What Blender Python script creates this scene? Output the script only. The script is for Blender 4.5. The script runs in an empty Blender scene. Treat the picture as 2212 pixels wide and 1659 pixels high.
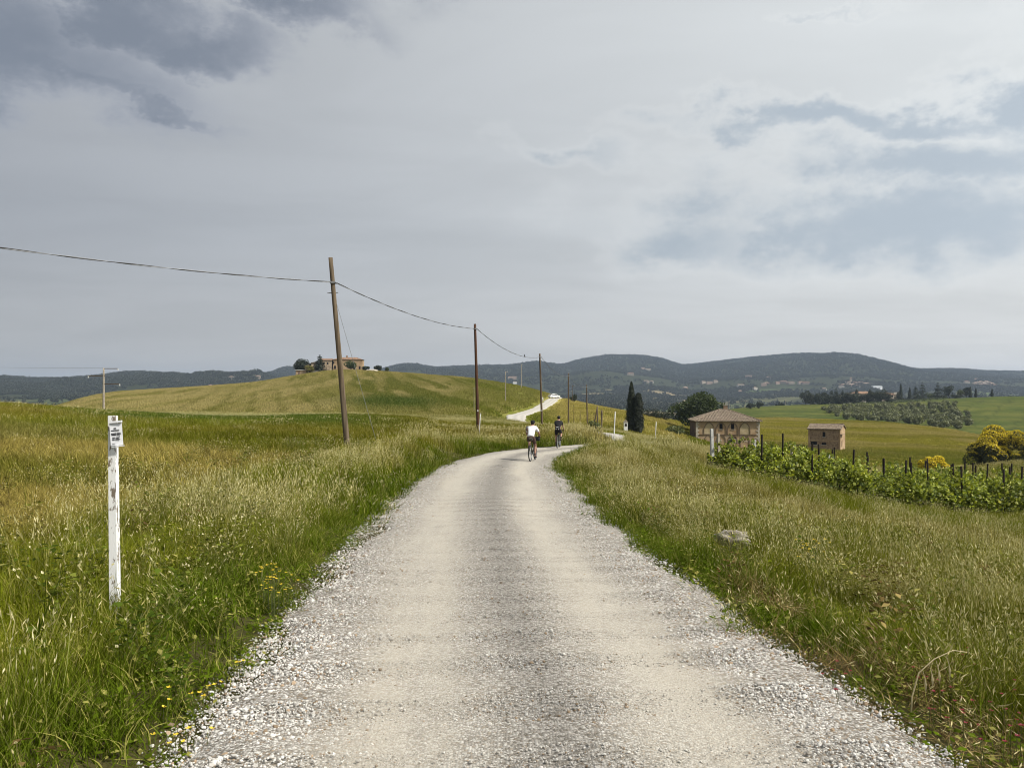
import bpy, bmesh, math, random
import numpy as np
from mathutils import Vector, Matrix

scene = bpy.context.scene
C = scene.collection
rng = np.random.default_rng(7)
R = math.radians

# ------------------------------------------------------------------ camera
EYE = 1.7
FPX = 1661.0            # focal length in pixels of a 2212 px wide picture
CU, HV = 1106.0, 860.0  # centre column, eye-level row in that picture
cam_d = bpy.data.cameras.new('camera')
cam = bpy.data.objects.new('camera', cam_d)
C.objects.link(cam)
cam.location = (0, 0, EYE)
cam.rotation_euler = (R(90), 0, 0)
cam_d.sensor_width = 36.0
cam_d.lens = 36.0 * FPX / 2212.0
cam_d.shift_y = (HV - 829.5) / 2212.0
cam_d.clip_start = 0.05
cam_d.clip_end = 40000
scene.camera = cam

# ------------------------------------------------------------------ light
SUN_AZ, SUN_EL = 116.0, 48.0          # azimuth clockwise from +Y, so the light comes from the right, a little behind
sd = Vector((math.sin(R(SUN_AZ)) * math.cos(R(SUN_EL)), math.cos(R(SUN_AZ)) * math.cos(R(SUN_EL)), math.sin(R(SUN_EL))))
sun_d = bpy.data.lights.new('sun', 'SUN')
sun_d.energy = 4.0
sun_d.angle = R(4)
sun_d.color = (1.0, 0.95, 0.86)
sun = bpy.data.objects.new('sun', sun_d)
C.objects.link(sun)
sun.rotation_euler = (-sd).to_track_quat('-Z', 'Y').to_euler()

scene.view_settings.view_transform = 'Standard'
scene.view_settings.look = 'None'
scene.view_settings.exposure = 0.42
scene.view_settings.gamma = 1.0
scene.view_settings.use_curve_mapping = False
cy = scene.cycles
cy.max_bounces = 5
cy.diffuse_bounces = 1
cy.glossy_bounces = 2
cy.transmission_bounces = 4
cy.transparent_max_bounces = 8
cy.volume_bounces = 0
cy.use_denoising = True
cy.pixel_filter_type = 'BLACKMAN_HARRIS'
cy.filter_width = 1.0
cy.caustics_reflective = False
cy.caustics_refractive = False


# ------------------------------------------------------------------ node helpers
class NT:
    """Small wrapper that makes node graphs readable."""
    def __init__(self, tree):
        self.t = tree
        self.t.nodes.clear()

    def n(self, kind, **kw):
        nd = self.t.nodes.new(kind)
        for k, v in kw.items():
            if k == 'inp':
                for kk, vv in v.items():
                    self.set(nd, kk, vv)
            else:
                setattr(nd, k, v)
        return nd

    def set(self, nd, key, val):
        sock = nd.inputs[key]
        if isinstance(val, bpy.types.NodeSocket):
            self.t.links.new(val, sock)
        elif isinstance(val, bpy.types.Node):
            self.t.links.new(val.outputs[0], sock)
        else:
            sock.default_value = val

    def math(self, op, a, b=0.0, c=0.0, clamp=False):
        nd = self.t.nodes.new('ShaderNodeMath')
        nd.operation = op
        nd.use_clamp = clamp
        for i, v in enumerate((a, b, c)):
            self.set(nd, i, v)
        return nd.outputs[0]

    def vmath(self, op, a, b=(0, 0, 0), out=0, scale=None):
        nd = self.t.nodes.new('ShaderNodeVectorMath')
        nd.operation = op
        self.set(nd, 0, a)
        if op != 'NORMALIZE' and op != 'LENGTH' and op != 'SCALE':
            self.set(nd, 1, b)
        if scale is not None:
            self.set(nd, 'Scale', scale)
        return nd.outputs[out]

    def mix(self, f, a, b, blend='MIX'):
        nd = self.t.nodes.new('ShaderNodeMix')
        nd.data_type = 'RGBA'
        nd.blend_type = blend
        for s, v in ((0, f), (6, a), (7, b)):
            sock = nd.inputs[s]
            if isinstance(v, bpy.types.NodeSocket):
                self.t.links.new(v, sock)
            elif s and len(v) == 3:
                sock.default_value = (*v, 1)
            else:
                sock.default_value = v
        return nd.outputs[2]

    def ramp(self, f, lo, hi, a=0.0, b=1.0, smooth=True):
        nd = self.t.nodes.new('ShaderNodeMapRange')
        nd.interpolation_type = 'SMOOTHSTEP' if smooth else 'LINEAR'
        self.set(nd, 0, f)
        for i, v in ((1, lo), (2, hi), (3, a), (4, b)):
            self.set(nd, i, v)
        return nd.outputs[0]

    def noise(self, vec, scale, detail=4.0, rough=0.55, lac=2.0, dist=0.0, out=0):
        nd = self.t.nodes.new('ShaderNodeTexNoise')
        self.set(nd, 'Vector', vec)
        for k, v in (('Scale', scale), ('Detail', detail), ('Roughness', rough), ('Lacunarity', lac), ('Distortion', dist)):
            self.set(nd, k, v)
        return nd.outputs[out]


def new_mat(name):
    m = bpy.data.materials.new(name)
    m.use_nodes = True
    return m, NT(m.node_tree)


def finish(nt, bsdf, disp=None):
    out = nt.n('ShaderNodeOutputMaterial')
    nt.set(out, 'Surface', bsdf)


MATS = {}


def mat_plain(name, col, rough=0.8, var=0.25, scale=3.0, bump=0.0, col2=None, metal=0.0, spec=0.3, stretch=(1, 1, 1), thr=None):
    """Principled surface with noise-mottled colour (col -> col2) and fine bump."""
    if name in MATS:
        return MATS[name]
    m, nt = new_mat(name)
    tc = nt.n('ShaderNodeTexCoord')
    vec = nt.vmath('MULTIPLY', tc.outputs['Object'], stretch)
    f = nt.noise(vec, scale, 6.0, 0.65)
    if col2 is None:
        a = tuple(c * (1 - var) for c in col)
        b = tuple(min(1.0, c * (1 + var)) for c in col)
    else:
        a, b = col, col2
    lo, hi = thr if thr else (0.3, 0.7)
    c = nt.mix(nt.ramp(f, lo, hi), a, b)
    p = nt.n('ShaderNodeBsdfPrincipled', inp={'Base Color': c, 'Roughness': rough, 'Metallic': metal, 'Specular IOR Level': spec})
    if bump:
        bn = nt.n('ShaderNodeBump', inp={'Strength': 0.6, 'Distance': bump, 'Height': nt.noise(vec, scale * 4, 5.0, 0.6)})
        nt.set(p, 'Normal', bn.outputs[0])
    finish(nt, p.outputs[0])
    MATS[name] = m
    return m


# ------------------------------------------------------------------ sky
def cloud_dir(u, v):
    d = Vector(((u - CU) / FPX, 1.0, (HV - v) / FPX))
    return d.normalized()


def build_world():
    w = bpy.data.worlds.new('World')
    scene.world = w
    w.use_nodes = True
    nt = NT(w.node_tree)
    STR = 0.1
    w.cycles.sampling_method = 'MANUAL'
    w.cycles.sample_map_resolution = 256
    sky = nt.n('ShaderNodeTexSky', sky_type='NISHITA', sun_disc=False, sun_elevation=R(SUN_EL), sun_rotation=R(SUN_AZ), air_density=1.0, dust_density=2.0)
    tc = nt.n('ShaderNodeTexCoord')
    d = nt.vmath('NORMALIZE', tc.outputs['Generated'])
    sep = nt.n('ShaderNodeSeparateXYZ', inp={0: d})
    dz = nt.math('MAXIMUM', sep.outputs[2], 0.0)
    # a flat cloud deck seen in perspective: directions meet a plane overhead
    inv = nt.math('DIVIDE', 1.0, nt.math('ADD', dz, 0.16))
    deck = nt.vmath('SCALE', d, scale=inv)
    deck = nt.vmath('MULTIPLY', deck, (1.0, 1.0, 0.0))
    # brighter towards the veiled sun
    g = nt.vmath('DOT_PRODUCT', d, tuple(Vector((0.93, 0.12, 0.35)).normalized()), out=1)
    g = nt.ramp(g, -0.55, 0.95, 0.0, 1.0, smooth=False)
    g = nt.math('POWER', g, 1.35)
    hz = nt.ramp(dz, 0.0, 0.22, 1.0, 0.0)

    def k(c):  # displayed linear value -> node value
        return tuple(x / STR for x in c)
    base = nt.mix(g, k((0.255, 0.267, 0.290)), k((0.69, 0.715, 0.71)))
    hcol = nt.mix(g, k((0.335, 0.332, 0.328)), k((0.71, 0.69, 0.655)))
    base = nt.mix(nt.math('MULTIPLY', hz, 0.9), base, hcol)
    # soft veil structure over the whole sky
    mid = nt.noise(nt.vmath('MULTIPLY', deck, (0.8, 1.7, 1.0)), 1.1, 4.0, 0.56, dist=0.5)
    mul = nt.ramp(mid, 0.34, 0.66, 0.96, 1.04)
    # long thin bands low over the hills
    band = nt.noise(nt.vmath('MULTIPLY', d, (1.6, 1.6, 15.0)), 1.9, 3.0, 0.55, dist=0.3)
    band = nt.math('MULTIPLY', nt.ramp(band, 0.48, 0.68), nt.math('MULTIPLY', nt.ramp(dz, 0.02, 0.07), nt.ramp(dz, 0.36, 0.16, 0.0, 1.0)))
    base = nt.vmath('SCALE', base, scale=nt.math('MULTIPLY', mul, nt.math('MULTIPLY_ADD', band, -0.055, 1.0)))
    # heavier cumulus bodies: where they hang, and the noise that frays them
    wn = nt.n('ShaderNodeTexNoise', inp={'Vector': nt.vmath('MULTIPLY', d, (1.0, 1.0, 1.7)), 'Scale': 7.0, 'Detail': 6.0, 'Roughness': 0.62})
    frayed = nt.math('MULTIPLY', nt.math('SUBTRACT', wn.outputs[0], 0.5), 1.7)
    dw = nt.vmath('ADD', d, nt.vmath('MULTIPLY', nt.vmath('SUBTRACT', wn.outputs[1], (0.5, 0.5, 0.5)), (0.30, 0.30, 0.13)))

    def body(spots):
        tot = None
        for (u, v, du, dv, amp) in spots:
            c0 = cloud_dir(u, v)
            ex = c0.cross(Vector((0, 0, 1))).normalized()
            ez = (ex.cross(c0).normalized() - ex * 0.0).normalized()
            dd = nt.vmath('SUBTRACT', dw, tuple(c0))
            ax = nt.vmath('DOT_PRODUCT', dd, tuple((ex) / (du / FPX)), out=1)
            az = nt.vmath('DOT_PRODUCT', dd, tuple((ez + ex * 0.12) / (dv / FPX)), out=1)
            ay = nt.vmath('DOT_PRODUCT', dd, tuple(c0 / (du / FPX)), out=1)
            vv = nt.n('ShaderNodeCombineXYZ', inp={0: ax, 1: az, 2: ay})
            e2 = nt.vmath('DOT_PRODUCT', vv.outputs[0], vv.outputs[0], out=1)
            e = nt.math('MULTIPLY', nt.math('POWER', 0.3679, e2), amp)
            tot = e if tot is None else nt.math('MAXIMUM', tot, e)
        return tot
    mA = body([(-120, 50, 420, 130, 1.2), (180, -10, 330, 75, 1.15), (560, -20, 270, 75, 1.15), (110, 150, 280, 52, 1.1), (480, 95, 170, 70, 0.95),
               (310, 222, 220, 28, 0.9), (-700, -200, 500, 170, 1.0), (300, -420, 700, 200, 0.9)])
    frA = nt.math('MULTIPLY', frayed, nt.math('MULTIPLY', mA, 2.0, clamp=True))
    eA = nt.math('ADD', mA, frA)
    dA = nt.ramp(eA, 0.28, 0.78)
    cA = nt.mix(nt.ramp(eA, 0.45, 1.15), k((0.28, 0.298, 0.335)), k((0.145, 0.168, 0.208)))
    base = nt.mix(nt.math('MULTIPLY', dA, 0.92), base, cA)
    mB = body([(2240, 190, 120, 85, 1.2), (1930, 250, 400, 40, 1.05), (1640, 262, 150, 38, 0.95), (1990, 360, 380, 58, 1.0), (1900, 490, 480, 88, 1.12),
               (2600, 330, 330, 190, 1.0), (1260, 335, 120, 36, 0.72), (1480, 530, 220, 52, 0.85), (1790, 12, 110, 14, 0.6), (2700, -100, 300, 130, 0.9)])
    frB = nt.math('MULTIPLY', frayed, nt.math('MULTIPLY', mB, 2.2, clamp=True))
    eB = nt.math('ADD', mB, frB)
    dB = nt.ramp(eB, 0.16, 0.95)
    rim = nt.math('MULTIPLY', nt.ramp(eB, 0.10, 0.34), nt.math('SUBTRACT', 1.0, dB))
    base = nt.mix(nt.math('MULTIPLY', nt.math('MULTIPLY', rim, g), 0.22), base, k((0.80, 0.80, 0.775)))
    cB = nt.mix(nt.ramp(eB, 0.4, 1.1), k((0.49, 0.525, 0.55)), k((0.345, 0.40, 0.455)))
    base = nt.mix(nt.math('MULTIPLY', dB, 0.84), base, nt.vmath('SCALE', cB, scale=nt.math('MULTIPLY_ADD', g, 0.5, 0.62)))
    col = nt.mix(0.94, sky.outputs[0], base)
    # below the horizon: the dull far ground
    col = nt.mix(nt.ramp(sep.outputs[2], -0.05, -0.01), k((0.10, 0.11, 0.09)), col)
    bg = nt.n('ShaderNodeBackground', inp={'Color': col, 'Strength': STR})
    out = nt.n('ShaderNodeOutputWorld')
    nt.set(out, 'Surface', bg)


build_world()


# ------------------------------------------------------------------ mesh helpers
def fast_mesh(name, V, F, smooth=False):
    """V (n,3), F (m,k) arrays -> mesh (all faces with k corners)."""
    V = np.asarray(V, np.float32)
    F = np.asarray(F, np.int32)
    me = bpy.data.meshes.new(name)
    me.vertices.add(len(V))
    me.vertices.foreach_set('co', V.ravel())
    m, k_ = F.shape
    me.loops.add(m * k_)
    me.loops.foreach_set('vertex_index', F.ravel())
    me.polygons.add(m)
    me.polygons.foreach_set('loop_start', np.arange(0, m * k_, k_, dtype=np.int32))
    me.polygons.foreach_set('loop_total', np.full(m, k_, np.int32))
    if smooth:
        me.polygons.foreach_set('use_smooth', np.ones(m, bool))
    me.update(calc_edges=True)
    return me


def link(name, data, mat=None, parent=None, loc=None, rz=None):
    o = bpy.data.objects.new(name, data)
    C.objects.link(o)
    if mat is not None:
        data.materials.append(mat)
    if parent is not None:
        o.parent = parent
    if loc is not None:
        o.location = loc
    if rz is not None:
        o.rotation_euler = (0, 0, rz)
    return o


def tag(o, label=None, cat=None, group=None, kind=None):
    for kk, vv in (('label', label), ('category', cat), ('group', group), ('kind', kind)):
        if vv:
            o[kk] = vv
    return o


def thing(name, label, cat, loc=(0, 0, 0), rz=0.0, group=None):
    o = bpy.data.objects.new(name, None)
    C.objects.link(o)
    o.empty_display_size = 0.2
    o.location = loc
    o.rotation_euler = (0, 0, rz)
    return tag(o, label, cat, group)


def dup(root, loc, rz=0.0, scale=None, label=None):
    r = root.copy()
    C.objects.link(r)
    r.location = loc
    r.rotation_euler = (0, 0, rz)
    if scale is not None:
        r.scale = scale if hasattr(scale, '__len__') else (scale,) * 3
    if label:
        r['label'] = label
    for ch in list(root.children):
        c2 = ch.copy()
        C.objects.link(c2)
        c2.parent = r
        for g in list(ch.children):
            g2 = g.copy()
            C.objects.link(g2)
            g2.parent = c2
    return r


class MB:
    """Collects simple shapes into one mesh."""
    def __init__(self):
        self.v, self.f = [], []

    def add(self, V, F):
        b = len(self.v)
        self.v += [tuple(p) for p in V]
        self.f += [tuple(i + b for i in q) for q in F]
        return self

    def box(self, c, s, rz=0.0, taper=1.0, rx=0.0, ry=0.0):
        x, y, z = (q / 2 for q in s)
        M = Matrix.Translation(c) @ Matrix.Rotation(rz, 4, 'Z') @ Matrix.Rotation(rx, 4, 'X') @ Matrix.Rotation(ry, 4, 'Y')
        P = [M @ Vector(p) for p in ((-x, -y, -z), (x, -y, -z), (x, y, -z), (-x, y, -z), (-x * taper, -y * taper, z), (x * taper, -y * taper, z), (x * taper, y * taper, z), (-x * taper, y * taper, z))]
        return self.add(P, [(0, 3, 2, 1), (4, 5, 6, 7), (0, 1, 5, 4), (1, 2, 6, 5), (2, 3, 7, 6), (3, 0, 4, 7)])

    def tube(self, pts, rad, n=8, cap=True):
        pts = [Vector(p) for p in pts]
        if not hasattr(rad, '__len__'):
            rad = [rad] * len(pts)
        V, F = [], []
        ref = None
        for i, p in enumerate(pts):
            a = pts[max(i - 1, 0)]
            b = pts[min(i + 1, len(pts) - 1)]
            t = (b - a).normalized()
            if ref is None:
                ref = Vector((1, 0, 0)) if abs(t.x) < 0.9 else Vector((0, 1, 0))
            e1 = (ref - t * ref.dot(t)).normalized()
            ref = e1
            e2 = t.cross(e1)
            for k_ in range(n):
                an = 2 * math.pi * k_ / n
                V.append(p + (e1 * math.cos(an) + e2 * math.sin(an)) * rad[i])
        for i in range(len(pts) - 1):
            for k_ in range(n):
                F.append((i * n + k_, i * n + (k_ + 1) % n, (i + 1) * n + (k_ + 1) % n, (i + 1) * n + k_))
        if cap:
            F.append(tuple(range(n - 1, -1, -1)))
            F.append(tuple((len(pts) - 1) * n + k_ for k_ in range(n)))
        return self.add(V, F)

    def torus(self, c, r, tr, axis='X', n=28, m=8, squash=1.0):
        V, F = [], []
        for i in range(n):
            a = 2 * math.pi * i / n
            for j in range(m):
                b = 2 * math.pi * j / m
                rr = r + tr * math.cos(b)
                h = tr * math.sin(b) * squash
                if axis == 'X':
                    V.append((c[0] + h, c[1] + rr * math.cos(a), c[2] + rr * math.sin(a)))
                else:
                    V.append((c[0] + rr * math.cos(a), c[1] + rr * math.sin(a), c[2] + h))
        for i in range(n):
            for j in range(m):
                F.append((i * m + j, ((i + 1) % n) * m + j, ((i + 1) % n) * m + (j + 1) % m, i * m + (j + 1) % m))
        return self.add(V, F)

    def ball(self, c, s, n=12, m=8, jitter=0.0, r=None):
        V, F = [], []
        for i in range(m + 1):
            th = math.pi * i / m
            for j in range(n):
                ph = 2 * math.pi * j / n
                q = 1.0 + (r.uniform(-jitter, jitter) if r is not None else 0)
                V.append((c[0] + s[0] * q * math.sin(th) * math.cos(ph), c[1] + s[1] * q * math.sin(th) * math.sin(ph), c[2] + s[2] * q * math.cos(th)))
        for i in range(m):
            for j in range(n):
                F.append((i * n + j, (i + 1) * n + j, (i + 1) * n + (j + 1) % n, i * n + (j + 1) % n))
        return self.add(V, F)

    def prism(self, poly, axis, a, b):
        """poly: 2-D outline in the two other axes (in x,y,z order), extruded along axis from a to b."""
        n = len(poly)
        V = []
        for h in (a, b):
            for p in poly:
                V.append({'x': (h, p[0], p[1]), 'y': (p[0], h, p[1]), 'z': (p[0], p[1], h)}[axis])
        F = [tuple(range(n)), tuple(range(2 * n - 1, n - 1, -1))]
        for i in range(n):
            j = (i + 1) % n
            F.append((j, i, n + i, n + j))
        return self.add(V, F)

    def mesh(self, name, smooth=False):
        me = bpy.data.meshes.new(name)
        me.from_pydata(self.v, [], self.f)
        bm = bmesh.new()
        bm.from_mesh(me)
        bmesh.ops.recalc_face_normals(bm, faces=bm.faces)
        bm.to_mesh(me)
        bm.free()
        if smooth:
            me.polygons.foreach_set('use_smooth', np.ones(len(me.polygons), bool))
        me.update()
        return me

    def build(self, name, mat, parent=None, smooth=False, loc=None, rz=None):
        return link(name, self.mesh(name, smooth), mat, parent, loc, rz)


# ------------------------------------------------------------------ noise in numpy
def _hash(i, j, seed):
    h = (i.astype(np.int64) * 374761393 + j.astype(np.int64) * 668265263 + seed * 1442695041) & 0x7fffffff
    h = ((h ^ (h >> 13)) * 1274126177) & 0x7fffffff
    h = (h ^ (h >> 16)) & 0xffff
    return h / 65535.0


def vnoise(x, y, seed=0):
    x = np.asarray(x, float); y = np.asarray(y, float)
    i = np.floor(x); j = np.floor(y)
    fx = x - i; fy = y - j
    fx = fx * fx * (3 - 2 * fx); fy = fy * fy * (3 - 2 * fy)
    i = i.astype(np.int64); j = j.astype(np.int64)
    a = _hash(i, j, seed); b = _hash(i + 1, j, seed); c = _hash(i, j + 1, seed); d = _hash(i + 1, j + 1, seed)
    return (a * (1 - fx) + b * fx) * (1 - fy) + (c * (1 - fx) + d * fx) * fy


def fbm(x, y, seed=0, oct=4, g=0.5):
    t = 0; a = 1.0; s = 0
    for o in range(oct):
        t = t + a * vnoise(x * 2 ** o + 17.3 * o, y * 2 ** o - 9.1 * o, seed + o)
        s += a
        a *= g
    return t / s


def sstep(a, b, x):
    t = np.clip((np.asarray(x, float) - a) / (b - a), 0, 1)
    return t * t * (3 - 2 * t)


def lerp(a, b, t):
    return a + (b - a) * t


def pchip(X, Y, q):
    """monotone cubic through (X, Y), evaluated at q (held constant outside)."""
    X = np.asarray(X, float); Y = np.asarray(Y, float)
    h = np.diff(X); dl = np.diff(Y) / h
    m = np.zeros(len(X))
    m[0], m[-1] = dl[0], dl[-1]
    for i in range(1, len(X) - 1):
        if dl[i - 1] * dl[i] > 0:
            w1 = 2 * h[i] + h[i - 1]; w2 = h[i] + 2 * h[i - 1]
            m[i] = (w1 + w2) / (w1 / dl[i - 1] + w2 / dl[i])
    q = np.clip(q, X[0], X[-1])
    k_ = np.clip(np.searchsorted(X, q, side='right') - 1, 0, len(X) - 2)
    t = (q - X[k_]) / h[k_]
    return ((2 * t**3 - 3 * t**2 + 1) * Y[k_] + (t**3 - 2 * t**2 + t) * h[k_] * m[k_] + (-2 * t**3 + 3 * t**2) * Y[k_ + 1] + (t**3 - t**2) * h[k_] * m[k_ + 1])


# ------------------------------------------------------------------ the lie of the land
# Height of the ground along sight lines from the road: bearing (as picture column) -> (distance ahead, height).
COLS = {
    0: [(6, 0), (20, .3), (40, .85), (60, 1.15), (80, .9), (120, -3), (200, -8), (300, -10), (500, -14), (900, -25), (1300, -20)],
    250: [(6, 0), (20, .1), (40, .4), (60, .45), (80, .1), (110, -1.5), (150, -.8), (220, 1.6), (320, 3.8), (420, 2), (600, -10), (900, -25), (1300, -10)],
    500: [(6, 0), (20, -.05), (40, .1), (55, .15), (75, -.4), (100, -1.6), (140, -1.3), (200, .6), (280, 4), (380, 7.8), (480, 5), (650, -8), (900, -20), (1300, -8)],
    750: [(6, -.05), (20, -.35), (31, -.25), (50, .05), (65, .15), (85, -.6), (110, -1.8), (150, -1.2), (200, 1), (270, 5), (360, 12), (440, 18), (500, 17), (600, 8), (800, -10), (1300, -5)],
    900: [(6, -.1), (20, -.5), (40, -.35), (65, -.05), (90, -1.2), (115, -2.2), (150, -1.5), (200, .6), (280, 5.2), (360, 10.8), (430, 15), (500, 14), (600, 5), (800, -12), (1300, -5)],
    1000: [(6, -.15), (20, -.65), (40, -.9), (55, -.8), (75, -1.0), (100, -1.6), (130, -1.8), (160, -1.1), (210, 1), (290, 6), (400, 12.4), (480, 10), (600, 0), (800, -15), (1300, -5)],
    1100: [(6, -.18), (20, -.66), (45, -1.05), (60, -.9), (80, -1.2), (105, -2.2), (130, -2.6), (150, -1.9), (180, -.6), (220, 1.4), (270, 4.5), (330, 8), (400, 7), (500, 0), (650, -15), (900, -25), (1300, -12)],
    1200: [(6, -.2), (20, -.75), (45, -1.15), (60, -1.05), (82, -1.3), (110, -2.6), (140, -3.5), (180, -2.8), (230, -.8), (280, 1.8), (310, 1.5), (360, -3), (500, -15), (800, -30), (1100, -26), (1300, -18)],
    1300: [(6, -.25), (20, -.85), (40, -1.2), (50, -1.25), (60, -1.5), (80, -2.6), (110, -3.4), (140, -3.9), (180, -2.9), (230, -1.2), (270, -1.8), (350, -8), (500, -20), (800, -35), (1100, -30), (1300, -20)],
    1400: [(6, -.3), (20, -1.0), (40, -1.5), (55, -1.7), (70, -2.4), (110, -4.6), (150, -5.8), (190, -5), (230, -3.7), (270, -4.5), (350, -10), (500, -22), (800, -35), (1100, -30), (1300, -20)],
    1550: [(6, -.4), (12, -.9), (20, -1.4), (35, -1.9), (45, -2.1), (60, -3), (90, -5), (130, -7.5), (190, -9.8), (240, -10), (320, -9.2), (400, -9), (500, -8), (600, -7), (680, -9), (800, -25), (1000, -35), (1300, -26)],
    1700: [(6, -.5), (12, -1.0), (20, -1.7), (35, -2.5), (45, -2.9), (60, -4), (90, -6.5), (130, -9.5), (190, -12), (240, -12), (320, -10), (420, -9.4), (520, -6.8), (620, -4.6), (700, -6), (850, -25), (1000, -35), (1300, -26)],
    1900: [(6, -.55), (12, -1.1), (20, -2.0), (33, -3.2), (45, -4), (60, -5), (90, -7.5), (130, -10.5), (190, -13), (240, -13), (320, -10.5), (380, -9.7), (430, -11), (480, -9), (560, -5), (650, -2), (720, -2), (800, -10), (1000, -30), (1300, -26)],
    2075: [(6, -.6), (12, -1.2), (20, -2.2), (33, -3.6), (45, -4.5), (60, -5.2), (90, -7), (130, -10.5), (190, -14), (260, -13.5), (330, -12), (380, -13), (420, -12), (480, -8), (540, -3), (600, 1.2), (680, 2), (780, -8), (1000, -30), (1300, -26)],
    2212: [(6, -.6), (12, -1.25), (20, -2.4), (33, -3.8), (45, -4.7), (60, -5.4), (95, -6.2), (130, -10), (190, -14), (260, -15), (330, -15), (400, -12.5), (480, -7), (560, 0), (620, 3), (700, 3), (800, -8), (1000, -30), (1300, -26)],
}
RIDGE = [(-500, 815), (-200, 812), (0, 816.6), (95, 821), (204, 816), (272, 807.5), (306, 807.5), (374, 811), (408, 815), (464, 810), (501, 812), (545, 809), (562, 812), (584, 807), (614, 796.5), (634, 795), (700, 797), (760, 803),
         (800, 803), (830, 798), (876, 789), (943, 796), (1015, 793), (1096, 791), (1156, 786), (1209, 790), (1256, 779.5), (1322, 770), (1370, 769.7), (1419, 775), (1480, 790), (1550, 783), (1640, 773), (1740, 767), (1800, 767), (1850, 772), (1920, 785),
         (1990, 800), (2060, 799), (2130, 803), (2212, 805), (2400, 798), (2800, 810)]
NT_, ND_ = 340, 620
T0, T1 = -1.15, 1.15
L0, L1 = math.log(5.0), math.log(1300.0)
_tt = np.linspace(T0, T1, NT_)
_ll = np.linspace(L0, L1, ND_)
_cu = sorted(COLS)
_colz = np.array([pchip([math.log(a) for a, b in COLS[u]], [b for a, b in COLS[u]], _ll) for u in _cu])
_ct = [(u - CU) / FPX for u in _cu]
_tab = np.array([pchip(_ct, _colz[:, j], _tt) for j in range(ND_)]).T     # [t, lnD]
_k = np.exp(-0.5 * (np.arange(-9, 10) / 4.0) ** 2); _k /= _k.sum()
_pad = np.pad(_tab, ((9, 9), (0, 0)), mode='edge')
_tab = sum(_k[i] * _pad[i:i + NT_] for i in range(19))


def table_z(t, D):
    a = np.clip((t - T0) / (T1 - T0) * (NT_ - 1), 0, NT_ - 1.001)
    b = np.clip((np.log(np.maximum(D, 5.0)) - L0) / (L1 - L0) * (ND_ - 1), 0, ND_ - 1.001)
    i = a.astype(int); j = b.astype(int)
    fa = a - i; fb = b - j
    return (_tab[i, j] * (1 - fa) + _tab[i + 1, j] * fa) * (1 - fb) + (_tab[i, j + 1] * (1 - fa) + _tab[i + 1, j + 1] * fa) * fb


# ------------------------------------------------------------------ the gravel road's line
ROAD_PTS = [(.45, -14, 4.0), (.42, -6, 3.8), (.32, 0, 3.7), (.21, 3.8, 3.7), (.03, 5.8, 3.66), (-.1, 7.9, 3.76), (-.37, 12.3, 3.95), (-.56, 18.2, 4.25), (-.62, 24, 4.4), (-.5, 29.5, 4.4), (.0, 35.3, 4.2),
            (1.4, 40.2, 4.1), (4.4, 44.4, 4.1), (7.2, 49.0, 4.1), (8.8, 56, 4.0), (9.3, 66, 4.0), (10.2, 80, 4.0), (12.0, 94, 4.0), (13.0, 107, 4.0), (10.5, 121, 4.0), (5.8, 134, 4.0), (2.0, 142, 4.0), (.6, 150, 3.5), (1.2, 161, 3.3),
            (3.4, 178, 3.3), (7.2, 206, 3.3), (11.6, 241, 3.4), (15.8, 275, 3.6), (20.5, 296, 4.0), (27, 308, 4.0), (36, 318, 4.0)]


def catmull(P, step):
    P = np.array(P, float)
    out = []
    for i in range(len(P) - 1):
        p0 = P[max(i - 1, 0)]; p1 = P[i]; p2 = P[i + 1]; p3 = P[min(i + 2, len(P) - 1)]
        n = max(2, int(np.linalg.norm(p2[:2] - p1[:2]) / step))
        for k_ in range(n):
            t = k_ / n
            out.append(0.5 * ((2 * p1) + (-p0 + p2) * t + (2 * p0 - 5 * p1 + 4 * p2 - p3) * t * t + (-p0 + 3 * p1 - 3 * p2 + p3) * t ** 3))
    out.append(P[-1])
    return np.array(out)


RL = catmull(ROAD_PTS, 0.35)
RXY = RL[:, :2]
RW = RL[:, 2]
ZR = [(-20, .4), (0, 0), (4, -.11), (10, -.31), (20, -.66), (30, -.95), (36, -1.06), (43, -1.13), (50, -1.25), (58, -1.6), (68, -2.15), (80, -2.75), (95, -3.1), (107, -3.35), (121, -3.5), (134, -3.7), (142, -3.3), (150, -2.35), (158, -1.6)]


def _road_z():
    y = RXY[:, 1]
    zn = pchip([a for a, b in ZR], [b for a, b in ZR], y)
    zt = table_z(RXY[:, 0] / np.maximum(y, 1), y)
    w = sstep(150, 170, y)
    z = lerp(zn, zt, w)
    for _ in range(40):
        z[1:-1] = 0.25 * z[:-2] + 0.5 * z[1:-1] + 0.25 * z[2:]
    return z


RZ = _road_z()
_sub = slice(None, None, 2)


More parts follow.
